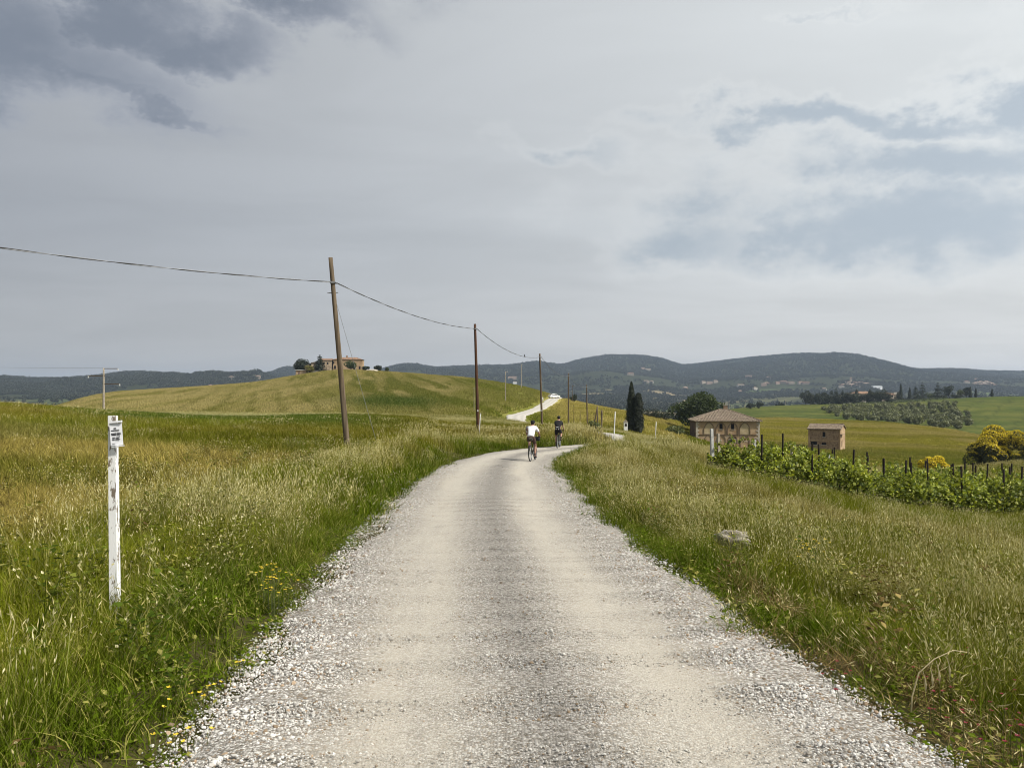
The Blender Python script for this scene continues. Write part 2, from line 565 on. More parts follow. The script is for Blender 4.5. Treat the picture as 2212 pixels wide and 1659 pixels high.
def road_query(x, y):
    """signed offset from the road centre (right positive), half width, road height, nearest index."""
    x = np.asarray(x, float).ravel(); y = np.asarray(y, float).ravel()
    off = np.full(len(x), 99.0); hw = np.full(len(x), 2.0); z = np.zeros(len(x)); idx = np.zeros(len(x), int)
    cand = np.where((y < 335) & (y > -25) & (x > -15) & (x < 48))[0]
    P = RXY[_sub]
    T = np.gradient(P, axis=0)
    T /= np.linalg.norm(T, axis=1)[:, None]
    for c0 in range(0, len(cand), 20000):
        ii = cand[c0:c0 + 20000]
        d2 = (x[ii, None] - P[None, :, 0]) ** 2 + (y[ii, None] - P[None, :, 1]) ** 2
        k_ = d2.argmin(1)
        dx = x[ii] - P[k_, 0]; dy = y[ii] - P[k_, 1]
        s = dx * T[k_, 1] - dy * T[k_, 0]
        off[ii] = np.sqrt(d2[np.arange(len(ii)), k_]) * np.where(s >= 0, 1, -1)
        hw[ii] = RW[_sub][k_] / 2
        z[ii] = RZ[_sub][k_]
        idx[ii] = k_ * 2
    return off, hw, z, idx


_ru = [(a - CU) / FPX for a, b in RIDGE]
_rv = [b for a, b in RIDGE]


def polar(x, y):
    r = np.hypot(x, y)
    D = np.maximum(y, r * 0.72)
    t = np.clip(x / np.maximum(D, 0.01), T0, T1)
    return t, D


def ridge_dist(t):
    u = t * FPX + CU
    return lerp(2600.0, 4500.0, sstep(540, 620, u)) + 250 * np.sin(t * 9)


def far_z(t, D):
    base = table_z(t, np.full_like(D, 1299.0))
    D0 = ridge_dist(t)
    v = pchip(_ru, _rv, t)
    top = EYE + (HV - v) / FPX * D0
    s = np.clip((D - 1300) / (D0 - 1300), 0, 1)
    shape = 0.36 * s + 0.64 * sstep(0.25, 1.02, s)
    z = lerp(base, top, shape)
    z = np.where(D > D0, lerp(top, 0.45 * top, sstep(0, 1800, D - D0)), z)
    x = t * D
    roll = (fbm(x / 620, D / 520, 5, 3) - 0.5) * 44 * sstep(1000, 1700, D) * (1 - sstep(0.55, 0.92, s))
    # spurs and gullies on the flank of the ridge
    spur = (fbm(x / 420 + 3, D / 900, 9, 3) - 0.5) * 80 * sstep(0.25, 0.6, s) * (1 - sstep(0.8, 0.97, s))
    z = z + roll + spur
    crown = (fbm(x / 16, D / 16, 31, 2) - 0.5) * 9 * sstep(0.6, 0.9, s)
    return z + crown


def ground_z(x, y, road=True):
    x = np.asarray(x, float); y = np.asarray(y, float)
    shp = x.shape
    x = x.ravel(); y = y.ravel()
    t, D = polar(x, y)
    z = table_z(t, D)
    # near the camera the land follows the road: a bank on the left, falling away on the right
    off, hw, zr, _ = road_query(x, y)
    zc = pchip([a for a, b in ZR], [b for a, b in ZR], y)
    xc = np.interp(y, RXY[:140, 1], RXY[:140, 0])
    s = x - xc
    left = np.maximum(-s - 2.0, 0); right = np.maximum(s - 2.0, 0)
    zn = zc + 0.085 * np.minimum(left, 9) + 0.02 * np.maximum(left - 9, 0) - 0.13 * np.minimum(right, 9) - 0.10 * np.maximum(right - 9, 0)
    zn = zn + 0.10 * np.exp(-((left - 0.5) / 0.5) ** 2) * (left > 0)
    z = lerp(zn, z, sstep(12, 26, np.hypot(x, y)))
    # low banks inside the bend and on its outer side
    z = z + 0.38 * np.exp(-(((x - 4.6) / 1.9) ** 2 + ((y - 37.5) / 5.5) ** 2))
    z = z + 0.45 * np.exp(-(((x - 7.6) / 2.6) ** 2 + ((y - 41.0) / 3.0) ** 2))
    z = z + 0.30 * np.exp(-(((x - 1.0) / 5.5) ** 2 + ((y - 51.0) / 3.5) ** 2))
    far = D > 1250
    if far.any():
        zf = far_z(t[far], D[far])
        z[far] = lerp(z[far], zf, sstep(1250, 1320, D[far]))
    z = z + (fbm(x / 3.1, y / 3.1, 3, 3) - 0.5) * 0.16 * (np.abs(off) > hw)
    z = z + (fbm(x / 38, y / 38, 13, 3) - 0.5) * 1.3 * sstep(90, 170, D) * (1 - sstep(900, 1200, D))
    if road:
        a = np.abs(off)
        w = 1 - sstep(hw - 0.15, hw + np.where(y < 60, 1.0, 3.0), a)
        z = lerp(z, zr - np.where(y < 60, 0.035, 0.16), w)
    return z.reshape(shp)


def gz(x, y):
    return float(ground_z(np.array([x]), np.array([y]))[0])


def at(u, D):
    """ground point on the bearing of picture column u, D metres ahead."""
    x = (u - CU) / FPX * D
    return Vector((x, D, gz(x, D)))


# ------------------------------------------------------------------ what grows where: colours (albedo), straw share, height
LUSH = np.array((.070, .116, .007))
GREEN = np.array((.155, .182, .011))
OLIVE = np.array((.270, .248, .030))
BROWN = np.array((.290, .238, .060))
STRAW = np.array((.50, .41, .165))
GOLD = np.array((.42, .355, .108))
DEEP = np.array((.056, .088, .011))


def mixc(a, b, w):
    return a + (b - a) * np.asarray(w)[:, None]


def yellow_edge(u):
    return np.interp(u, [1400, 1550, 1700, 1900, 2000, 2075, 2212, 2600], [280, 405, 425, 385, 355, 325, 285, 250])


def cover(x, y):
    """-> blade colour (n,3), height factor, seed-head share for every point."""
    t, D = polar(x, y)
    u = t * FPX + CU
    n1 = fbm(x / 2.3, y / 2.3, 41, 4)
    n2 = fbm(x / 9.0, y / 7.0, 43, 3)
    n3 = fbm(x / 28.0, y / 22.0, 47, 3)
    off, hw, _, _ = road_query(x, y)
    e = np.abs(off) - hw
    left = off < 0
    # meadow near the road
    col = mixc(np.tile(GREEN, (len(x), 1)), OLIVE, sstep(0.40, 0.66, n2 * 0.6 + n1 * 0.4))
    col = mixc(col, STRAW * 0.62, 0.60 * sstep(0.52, 0.74, n1 * 0.6 + n2 * 0.4))
    head = 0.06 + 0.8 * sstep(0.46, 0.64, n1)
    h = 0.75 + 0.4 * n2
    # the ripening field on the left beyond the verge: browner, with green runs
    fieldw = sstep(2.6, 4.0, e + (n2 - 0.5) * 2) * ((off < -3) | ((t < -0.02) & (D > 20))) * (D < 100)
    strip = sstep(8.5, 11.5, D) * sstep(32, 22, D + (n2 - .5) * 14)
    fcol = mixc(np.tile(OLIVE * 0.72, (len(x), 1)), BROWN * 1.12, sstep(0.30, 0.62, n3 * .5 + strip * .5))
    fcol = mixc(fcol, GREEN * 0.72, sstep(0.44, 0.64, n2) * 0.7)
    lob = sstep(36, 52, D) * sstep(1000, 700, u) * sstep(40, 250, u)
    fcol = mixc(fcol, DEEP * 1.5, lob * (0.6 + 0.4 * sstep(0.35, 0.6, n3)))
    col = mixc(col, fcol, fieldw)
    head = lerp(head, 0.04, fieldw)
    h = lerp(h, 0.56, fieldw)
    # right side meadow, paler and drier
    rm = ((off > 0) & (D < 60)).astype(float)
    col = mixc(col, STRAW * 0.60, rm * 0.40 * sstep(0.44, 0.66, n2))
    rg = rm * sstep(3.5, 7.0, e + (n2 - .5) * 5)
    col = mixc(col, GREEN * 1.15, rg * 0.65 * sstep(0.70, 0.45, n3))
    head = lerp(head, head * .55, rg * sstep(0.70, 0.45, n3))
    # lush strip along the gravel
    lush = sstep(1.7, 0.35, e + (n1 - 0.5) * 1.4) * (D < 70)
    col = mixc(col, LUSH, lush * 0.85)
    head = lerp(head, 0.10, lush)
    # tall pale grass on the outside of the bend and along the far verge
    pale = np.exp(-(((x - 6) / 9) ** 2 + ((y - 53) / 4.5) ** 2)) + np.exp(-(((x - 12) / 4) ** 2 + ((y - 42) / 5) ** 2))
    col = mixc(col, STRAW * 0.8, np.clip(pale, 0, 1) * 0.75)
    head = np.maximum(head, np.clip(pale, 0, 1) * 0.95)
    h = h + 0.4 * np.clip(pale, 0, 1)
    # the hill: ripening corn, laid in streaks, with greener hollows and tramlines
    hill = sstep(88, 120, D) * (u < 1235) * (D < 620)
    st = fbm((x + y * 0.22) / 4.5, y / 75.0, 53, 4)
    n3h = fbm(x / 14.0, y / 90.0, 57, 3)
    hcol = mixc(np.tile(np.array((.240, .222, .062)), (len(x), 1)), np.array((.375, .318, .130)), sstep(0.40, 0.58, n3h * 0.5 + st * 0.5))
    hcol = mixc(hcol, GREEN * 0.72, sstep(0.50, 0.60, st) * 0.85 * sstep(380, 700, u))
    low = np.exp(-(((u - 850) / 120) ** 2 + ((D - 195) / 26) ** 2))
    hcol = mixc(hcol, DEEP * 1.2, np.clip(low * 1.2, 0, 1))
    hcol = mixc(hcol, GREEN * .8, sstep(165, 115, D) * 0.6)
    hcol = mixc(hcol, GREEN * 1.05, sstep(900, 1120, u) * 0.5)
    tram = np.abs(((0.953 * x + 0.302 * y) / 7.0 + 0.12 * n2) % 1.0 - 0.5)
    hcol = mixc(hcol, GREEN * 0.6, sstep(0.12, 0.04, tram) * (u > 380) * (u < 720) * (D > 120) * sstep(330, 230, D + 120 * (n2 - .5)) * 0.62)
    hcol = mixc(hcol, GOLD * .8, sstep(330, 400, D) * 0.5)
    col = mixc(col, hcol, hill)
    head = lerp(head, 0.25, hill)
    # the golden spur right of the upper road
    sp = sstep(118, 150, D) * sstep(1150, 1235, u + 0.12 * (D - 150)) * (u < 1480) * (D < 420)
    scol = mixc(np.tile(GREEN * 1.0, (len(x), 1)), GOLD, sstep(125, 175, D + (n2 - 0.5) * 40))
    scol = mixc(scol, OLIVE, sstep(0.50, 0.68, n3) * 0.7)
    col = mixc(col, scol, sp)
    # golden field behind the houses, then young green corn
    gold = sstep(170, 225, D) * sstep(1430, 1500, u)
    gcol = mixc(np.tile(GOLD * 0.92, (len(x), 1)), OLIVE * 1.15, sstep(0.42, 0.62, n3))
    band = fbm(x / 60.0, y / 9.0, 61, 3)
    gcol = mixc(gcol, OLIVE * 0.8, sstep(0.52, 0.68, band) * 0.6)
    gcol = mixc(gcol, GREEN * 0.75, sstep(245, 200, D) * 0.7)
    col = mixc(col, gcol, gold)
    ye = yellow_edge(u)
    grn = sstep(-2, 2, D - ye) * sstep(1430, 1500, u)
    vcol = mixc(np.tile(np.array((.085, .106, .017)), (len(x), 1)), np.array((.135, .146, .030)), sstep(0.4, 0.65, band))
    vcol = mixc(vcol, np.array((.055, .09, .014)), sstep(0.55, 0.7, n3) * 0.5)
    ct = np.abs(((0.80 * x - 0.60 * y + 9 * n3) / 17.0) % 1.0 - 0.5)
    vcol = mixc(vcol, np.array((.052, .070, .012)), sstep(0.07, 0.03, ct) * 0.55)
    col = mixc(col, vcol, grn)
    head = np.where(grn > 0.5, 0.0, head)
    h = np.where(D > 180, 0.8, h)
    return np.clip(col, 0, 1), h, head


# ------------------------------------------------------------------ ground sheet
def build_ground():
    thf = np.radians(np.concatenate([np.linspace(-180, -44, 60)[:-1], np.linspace(-44, 44, 620), np.linspace(44, 180, 60)[1:]]))
    r = np.concatenate([[0.25], np.exp(np.linspace(math.log(0.6), math.log(9000), 560))])
    TH, RR = np.meshgrid(thf, r, indexing='ij')
    X = np.sin(TH) * RR
    Y = np.cos(TH) * RR
    Z = ground_z(X, Y)
    nt_, nr = X.shape
    V = np.stack([X, Y, Z], -1).reshape(-1, 3)
    i, j = np.meshgrid(np.arange(nt_ - 1), np.arange(nr - 1), indexing='ij')
    a = i * nr + j
    F = np.stack([a, a + 1, a + nr + 1, a + nr], -1).reshape(-1, 4)[:, ::-1]
    me = fast_mesh('ground', V, F, smooth=True)
    x = V[:, 0].astype(float); y = V[:, 1].astype(float)
    col, h, head = cover(x, y)
    t, D = polar(x, y)
    u = t * FPX + CU
    fw = sstep(640, 900, D) * (u > 1430) + (u <= 1430) * sstep(420, 640, D)
    fw = np.where((u > 1430) & (D > 700), np.maximum(fw, sstep(690, 720, D)), fw)
    s = np.clip((D - 1300) / (ridge_dist(t) - 1300), 0, 1)
    ca = me.color_attributes.new('cover', 'FLOAT_COLOR', 'POINT')
    ca.data.foreach_set('color', np.concatenate([col, np.ones((len(x), 1))], 1).astype(np.float32).ravel())
    fa = me.attributes.new('far', 'FLOAT', 'POINT')
    fa.data.foreach_set('value', fw.astype(np.float32))
    wa = me.attributes.new('wood', 'FLOAT', 'POINT')
    wa.data.foreach_set('value', (sstep(0.30, 0.62, s)).astype(np.float32))

    sa = me.attributes.new('soil', 'FLOAT', 'POINT')
    sa.data.foreach_set('value', (0.85 * sstep(75, 40, D)).astype(np.float32))
    m, nt = new_mat('ground')
    geo = nt.n('ShaderNodeNewGeometry')
    pos = geo.outputs['Position']
    at_c = nt.n('ShaderNodeAttribute', attribute_name='cover').outputs['Color']
    at_f = nt.n('ShaderNodeAttribute', attribute_name='far').outputs['Fac']
    at_w = nt.n('ShaderNodeAttribute', attribute_name='wood').outputs['Fac']
    n1 = nt.noise(pos, 0.9, 8.0, 0.7)
    n2 = nt.noise(nt.vmath('MULTIPLY', pos, (1, 0.35, 1)), 0.16, 6.0, 0.65)
    near = nt.vmath('SCALE', at_c, scale=nt.math('MULTIPLY_ADD', n1, 0.9, 0.35))
    near = nt.vmath('SCALE', near, scale=nt.math('MULTIPLY_ADD', n2, 0.8, 0.5))
    at_s = nt.n('ShaderNodeAttribute', attribute_name='soil').outputs['Fac']
    near = nt.mix(at_s, near, nt.mix(n1, (0.030, 0.026, 0.010), (0.085, 0.066, 0.034)))
    # far country: a patchwork of fields, hedges and woods
    warp = nt.vmath('ADD', pos, nt.vmath('SCALE', nt.noise(pos, 0.004, 3.0, 0.5, out=1), scale=160.0))
    vor = nt.n('ShaderNodeTexVoronoi', voronoi_dimensions='2D', inp={'Vector': warp, 'Scale': 0.0042})
    rnd = nt.n('ShaderNodeSeparateColor', inp={0: vor.outputs['Color']})
    fld = nt.mix(nt.ramp(rnd.outputs[0], 0.15, 0.45), (0.070, 0.088, 0.034), (0.135, 0.120, 0.060))
    fld = nt.mix(nt.ramp(rnd.outputs[1], 0.72, 0.8), fld, (0.25, 0.20, 0.115))
    fld = nt.mix(nt.ramp(rnd.outputs[2], 0.75, 0.85), fld, (0.088, 0.12, 0.042))
    rows = nt.n('ShaderNodeTexWave', inp={'Vector': pos, 'Scale': 0.035, 'Distortion': 2.0, 'Detail': 2.0})
    fld = nt.mix(nt.math('MULTIPLY', rows.outputs[1], 0.25), fld, (0.05, 0.06, 0.03))
    ve = nt.n('ShaderNodeTexVoronoi', voronoi_dimensions='2D', feature='DISTANCE_TO_EDGE', inp={'Vector': warp, 'Scale': 0.0042})
    hedge = nt.ramp(ve.outputs['Distance'], 0.025, 0.07, 1.0, 0.0)
    wn = nt.noise(pos, 0.0032, 6.0, 0.62)
    wood = nt.math('MAXIMUM', nt.ramp(nt.math('ADD', wn, nt.math('MULTIPLY', at_w, 0.42)), 0.50, 0.58), nt.math('MULTIPLY', hedge, 0.85))
    wcol = nt.mix(nt.noise(pos, 0.03, 6.0, 0.7), (0.012, 0.017, 0.009), (0.046, 0.052, 0.022))
    farc = nt.mix(wood, fld, wcol)
    col = nt.mix(at_f, near, farc)
    p = nt.n('ShaderNodeBsdfPrincipled', inp={'Base Color': col, 'Roughness': 0.95, 'Specular IOR Level': 0.05})
    bn = nt.n('ShaderNodeBump', inp={'Strength': 0.7, 'Distance': 0.25, 'Height': n1})
    nt.set(p, 'Normal', bn.outputs[0])
    finish(nt, p.outputs[0])
    o = link('ground', me, m)
    tag(o, kind='structure')


build_ground()


# ------------------------------------------------------------------ gravel road
def build_road():
    P = RXY; n = len(P)
    T = np.gradient(P, axis=0); T /= np.linalg.norm(T, axis=1)[:, None]
    Nn = np.stack([T[:, 1], -T[:, 0]], 1)          # to the right
    lat = np.array([-1.12, -1.03, -.95, -.84, -.72, -.58, -.45, -.32, -.2, -.08, .06, .2, .32, .45, .58, .72, .84, .95, 1.03, 1.12])
    V = []; A = []
    arc = np.concatenate([[0], np.cumsum(np.linalg.norm(np.diff(P, axis=0), axis=1))])
    for k_, l in enumerate(lat):
        jit = (fbm(arc / 1.1, np.full(n, 5.0 + (l > 0) * 40), 71, 3) - 0.5) * 0.55
        wob = (fbm(arc / 9.0, np.full(n, 2.0 + (l > 0) * 20), 73, 2) - 0.5) * 0.5
        hw = RW / 2 + (jit + wob) * (abs(l) ** 3)
        q = P + Nn * (l * hw)[:, None]
        crown = 0.05 * (1 - l * l)
        rut = -0.028 * (math.exp(-((l + .40) / .17) ** 2) + math.exp(-((l - .44) / .17) ** 2)) + 0.018 * math.exp(-((abs(l) - .86) / .1) ** 2)
        z = RZ + crown + rut - (0.17 if abs(l) > 1.08 else (0.05 if abs(l) > 1.0 else 0.0))
        z = z + (fbm(q[:, 0] / .9, q[:, 1] / 2.5, 77, 3) - 0.5) * 0.014
        wash = np.sin(arc * 2 * math.pi / 0.75 + l * 2) * 0.0015 * sstep(9, 12, arc - 14) * (1 - sstep(44, 55, arc)) * math.exp(-((l + .45) / .25) ** 2)
        z = z + wash
        V.append(np.concatenate([q, z[:, None]], 1)); A.append(np.full(n, l))
    V = np.array(V).transpose(1, 0, 2).reshape(-1, 3)
    A = np.array(A).T.reshape(-1)
    m_ = len(lat)
    i, j = np.meshgrid(np.arange(n - 1), np.arange(m_ - 1), indexing='ij')
    a = i * m_ + j
    F = np.stack([a, a + 1, a + m_ + 1, a + m_], -1).reshape(-1, 4)
    me = fast_mesh('gravel_road', V, F, smooth=True)
    me.attributes.new('lat', 'FLOAT', 'POINT').data.foreach_set('value', A.astype(np.float32))
    m, nt = new_mat('gravel')
    pos = nt.n('ShaderNodeNewGeometry').outputs['Position']
    l = nt.n('ShaderNodeAttribute', attribute_name='lat').outputs['Fac']
    l = nt.math('ADD', l, nt.math('MULTIPLY', nt.math('SUBTRACT', nt.noise(nt.vmath('MULTIPLY', pos, (1.0, 0.3, 1.0)), 0.8, 4.0, 0.6), 0.5), 0.35))

    def bell(c, w):
        q = nt.math('DIVIDE', nt.math('SUBTRACT', l, c), w)
        return nt.math('POWER', 2.718, nt.math('MULTIPLY', nt.math('MULTIPLY', q, q), -1.0))
    track = nt.math('MINIMUM', nt.math('ADD', bell(-0.42, 0.27), bell(0.44, 0.24)), 1.0)
    patch = nt.noise(nt.vmath('MULTIPLY', pos, (1.0, 0.15, 1.0)), 0.9, 5.0, 0.6)
    v1 = nt.n('ShaderNodeTexVoronoi', inp={'Vector': pos, 'Scale': 62.0, 'Randomness': 1.0})
    v2 = nt.n('ShaderNodeTexVoronoi', inp={'Vector': pos, 'Scale': 150.0})
    c1 = nt.n('ShaderNodeSeparateColor', inp={0: v1.outputs['Color']})
    stone = nt.mix(nt.ramp(c1.outputs[0], 0.05, 0.9, smooth=False), (0.14, 0.126, 0.106), (0.58, 0.56, 0.52))
    stone = nt.mix(nt.ramp(c1.outputs[1], 0.82, 0.9), stone, (0.26, 0.21, 0.155))
    gap = nt.ramp(v1.outputs['Distance'], 0.35, 0.75, 0.0, 1.0)
    stone = nt.mix(nt.math('MULTIPLY', gap, 0.55), stone, (0.10, 0.08, 0.055))
    c2 = nt.n('ShaderNodeSeparateColor', inp={0: v2.outputs['Color']})
    dust = nt.mix(c2.outputs[0], (0.27, 0.245, 0.20), (0.60, 0.56, 0.485))
    dust = nt.mix(nt.ramp(patch, 0.4, 0.7), dust, (0.45, 0.41, 0.34))
    f = nt.math('MULTIPLY', track, nt.ramp(nt.noise(nt.vmath('MULTIPLY', pos, (1.0, 0.14, 1.0)), 3.0, 6.0, 0.7), 0.25, 0.6, 0.45, 1.0))
    col = nt.mix(nt.math('MULTIPLY', f, 0.9), stone, dust)
    center = bell(0.03, 0.15)
    col = nt.mix(nt.math('MULTIPLY', center, 0.75), col, nt.mix(c1.outputs[0], (0.10, 0.09, 0.075), (0.34, 0.32, 0.29)))
    up = nt.n('ShaderNodeSeparateXYZ', inp={0: pos})
    col = nt.mix(nt.ramp(up.outputs[1], 60.0, 140.0, 0.0, 0.5), col, (0.55, 0.525, 0.47))   # gravel colour mixed whiter farther on
    p = nt.n('ShaderNodeBsdfPrincipled', inp={'Base Color': col, 'Roughness': 0.9, 'Specular IOR Level': 0.15})
    hgt = nt.math('SUBTRACT', nt.math('MULTIPLY', v2.outputs['Distance'], -0.25), nt.math('MULTIPLY', v1.outputs['Distance'], nt.math('MULTIPLY_ADD', track, -0.55, 1.0)))
    bn = nt.n('ShaderNodeBump', inp={'Strength': 0.9, 'Distance': 0.012, 'Height': hgt})
    nt.set(p, 'Normal', bn.outputs[0])
    finish(nt, p.outputs[0])
    tag(link('gravel_road', me, m), kind='structure')
    # the side track that leaves the upper road by the parked car
    B = catmull([(21.0, 296.5, 3.0), (17.5, 305, 2.6), (13.0, 318, 2.6), (5.0, 336, 2.6)], 1.0)
    q = B[:, :2]; T = np.gradient(q, axis=0); T /= np.linalg.norm(T, axis=1)[:, None]
    Nn = np.stack([T[:, 1], -T[:, 0]], 1)
    cz = ground_z(q[:, 0], q[:, 1]) + 0.22
    V = []
    for l_ in (-1.1, -1, -.3, .3, 1, 1.1):
        pp = q + Nn * (l_ * B[:, 2] / 2)[:, None]
        V.append(np.concatenate([pp, (cz - (0.6 if abs(l_) > 1 else 0))[:, None]], 1))
    V = np.array(V).transpose(1, 0, 2).reshape(-1, 3)
    i, j = np.meshgrid(np.arange(len(q) - 1), np.arange(5), indexing='ij')
    a = i * 6 + j
    me2 = fast_mesh('farm_track', V, np.stack([a, a + 1, a + 7, a + 6], -1).reshape(-1, 4))
    me2.attributes.new('lat', 'FLOAT', 'POINT').data.foreach_set('value', np.tile(np.array([-1.1, -1, -.3, .3, 1, 1.1]), len(q)).astype(np.float32))
    tag(link('farm_track', me2, m), kind='structure')


build_road()


# ------------------------------------------------------------------ leaf and grass materials
def leaf_mat(name, a, b, trans=0.3, tip=None, rough=0.6, islands=True, spread=(0.0, 1.0)):
    """Thin leaves: each leaf takes its own shade between a and b; some light passes through."""
    if name in MATS:
        return MATS[name]
    m, nt = new_mat(name)
    geo = nt.n('ShaderNodeNewGeometry')
    f = geo.outputs['Random Per Island']
    c = nt.mix(nt.ramp(f, spread[0], spread[1], smooth=False), a, b)
    oi = nt.n('ShaderNodeObjectInfo')
    c = nt.vmath('SCALE', c, scale=nt.math('MULTIPLY_ADD', oi.outputs['Random'], 0.35, 0.82))
    if tip is not None:
        c = nt.mix(nt.ramp(f, 0.90, 0.93), c, tip)
    d = nt.n('ShaderNodeBsdfDiffuse', inp={'Color': c})
    t = nt.n('ShaderNodeBsdfTranslucent', inp={'Color': nt.vmath('MULTIPLY', c, (1.25, 1.2, 0.7))})
    g = nt.n('ShaderNodeBsdfGlossy', inp={'Color': (1, 1, 1, 1), 'Roughness': rough})
    mx = nt.n('ShaderNodeMixShader', inp={0: trans, 1: d, 2: t})
    mx2 = nt.n('ShaderNodeMixShader', inp={0: 0.03, 1: mx, 2: g})
    finish(nt, mx2.outputs[0])
    MATS[name] = m
    return m


def grass_mat():
    m, nt = new_mat('grass')
    tint = nt.n('ShaderNodeAttribute', attribute_type='INSTANCER', attribute_name='tint').outputs['Color']
    head = nt.n('ShaderNodeAttribute', attribute_name='head').outputs['Fac']
    f = nt.n('ShaderNodeNewGeometry').outputs['Random Per Island']
    c = nt.vmath('SCALE', tint, scale=nt.math('MULTIPLY_ADD', f, 1.15, 0.35))
    c = nt.mix(nt.ramp(f, 0.86, 0.90), c, nt.mix(0.45, c, (0.50, 0.40, 0.15)))
    hc = nt.mix(f, (0.46, 0.40, 0.15), (0.88, 0.81, 0.50))
    hc = nt.mix(0.18, hc, tint)
    c = nt.mix(head, c, hc)
    d = nt.n('ShaderNodeBsdfDiffuse', inp={'Color': c})
    t = nt.n('ShaderNodeBsdfTranslucent', inp={'Color': nt.vmath('MULTIPLY', c, (1.15, 1.15, 0.75))})
    mx = nt.n('ShaderNodeMixShader', inp={0: 0.18, 1: d, 2: t})
    finish(nt, mx.outputs[0])
    return m


GRASS = grass_mat()


def blade_block(r, n, spread, hmin, hmax, width, lean, seg=3, head=0.0, head_len=0.12, head_w=0.010, droop=0.6, wind=(0.12, 0.03), nodding=False):
    """numpy blades in one clump -> verts, tri/quads as quads, head flag per vertex."""
    V, F, Hd = [], [], []
    for b in range(n):
        rr = spread * math.sqrt(r.random()); an = r.random() * 6.283
        bx, by = rr * math.cos(an), rr * math.sin(an)
        h = hmin + (hmax - hmin) * r.random() ** 0.8
        la = r.random() * 6.283
        ln = lean * (0.3 + r.random())
        dx, dy = math.cos(la) * ln + wind[0], math.sin(la) * ln + wind[1]
        fa = r.random() * 6.283
        wx, wy = math.cos(fa), math.sin(fa)
        has = r.random() < head
        w = width * (0.7 + 0.6 * r.random()) * (0.5 if has else 1.0)
        b0 = len(V)
        for k_ in range(seg + 1):
            s = k_ / seg
            px = bx + dx * h * s * s
            py = by + dy * h * s * s
            pz = h * (s - droop * 0.35 * ln * s * s)
            ww = w * (1 - s ** 1.7) * 0.5 + w * 0.04
            if has:
                ww = w * 0.42
            V.append((px - wx * ww, py - wy * ww, pz)); V.append((px + wx * ww, py + wy * ww, pz))
            Hd += [0.35 * s if has else 0.0] * 2
        for k_ in range(seg):
            F.append((b0 + 2 * k_, b0 + 2 * k_ + 1, b0 + 2 * k_ + 3, b0 + 2 * k_ + 2))
        if has:
            tip = np.array((bx + dx * h, by + dy * h, h * (1 - droop * 0.35 * ln)))
            if nodding:      # wild oat: a few spikelets hanging from the top of the stem
                for q in range(5):
                    o = tip + np.array(((r.random() - .5) * .10 + dx * .05, (r.random() - .5) * .10, -q * 0.045 * head_len / 0.12))
                    L = head_len * 0.30 * (0.7 + 0.6 * r.random()); W = head_w * 0.7
                    ax = np.array(((r.random() - .5) * .5 + .2, (r.random() - .5) * .5, -1.0)); ax /= np.linalg.norm(ax)
                    sx = np.array((wx, wy, 0))
                    c0 = len(V)
                    V += [tuple(o), tuple(o + ax * L * .45 - sx * W), tuple(o + ax * L), tuple(o + ax * L * .45 + sx * W)]
                    Hd += [1.0] * 4
                    F.append((c0, c0 + 1, c0 + 2, c0 + 3))
            else:
                L = head_len * (0.7 + 0.6 * r.random()); W = head_w * (0.7 + .6 * r.random())
                ax = np.array((dx * 1.6, dy * 1.6, 0.9)); ax /= np.linalg.norm(ax)
                for sx in (np.array((wx, wy, 0)), np.array((-wy, wx, 0))):
                    c0 = len(V)
                    V += [tuple(tip - ax * L * .15), tuple(tip + ax * L * .35 - sx * W), tuple(tip + ax * L), tuple(tip + ax * L * .35 + sx * W)]
                    Hd += [1.0] * 4
                    F.append((c0, c0 + 1, c0 + 2, c0 + 3))
    return np.array(V), np.array(F), np.array(Hd)


def broad_leaf_block(r, n, spread, h, size):
    V, F = [], []
    for b in range(n):
        rr = spread * math.sqrt(r.random()); an = r.random() * 6.283
        p = np.array((rr * math.cos(an), rr * math.sin(an), h * r.random()))
        a2 = r.random() * 6.283
        ax = np.array((math.cos(a2), math.sin(a2), 0.2 + 0.8 * (r.random() - .2))); ax /= np.linalg.norm(ax)
        sx = np.cross(ax, (0, 0, 1)); sx /= np.linalg.norm(sx)
        L = size * (0.6 + 0.8 * r.random()); W = L * 0.28
        c0 = len(V)
        V += [tuple(p), tuple(p + ax * L * .5 - sx * W), tuple(p + ax * L - np.array((0, 0, L * .2))), tuple(p + ax * L * .5 + sx * W)]
        F.append((c0, c0 + 1, c0 + 2, c0 + 3))
    return np.array(V), np.array(F), np.zeros(len(V))


def proto(name, blocks, mat):
    V, F, H = [], [], []
    o = 0
    for v, f, h in blocks:
        V.append(v); F.append(f + o); H.append(h); o += len(v)
    me = fast_mesh(name, np.concatenate(V), np.concatenate(F))
    me.attributes.new('head', 'FLOAT', 'POINT').data.foreach_set('value', np.concatenate(H).astype(np.float32))
    me.materials.append(mat)
    return bpy.data.objects.new(name, me)     # not linked: only used as an instance source


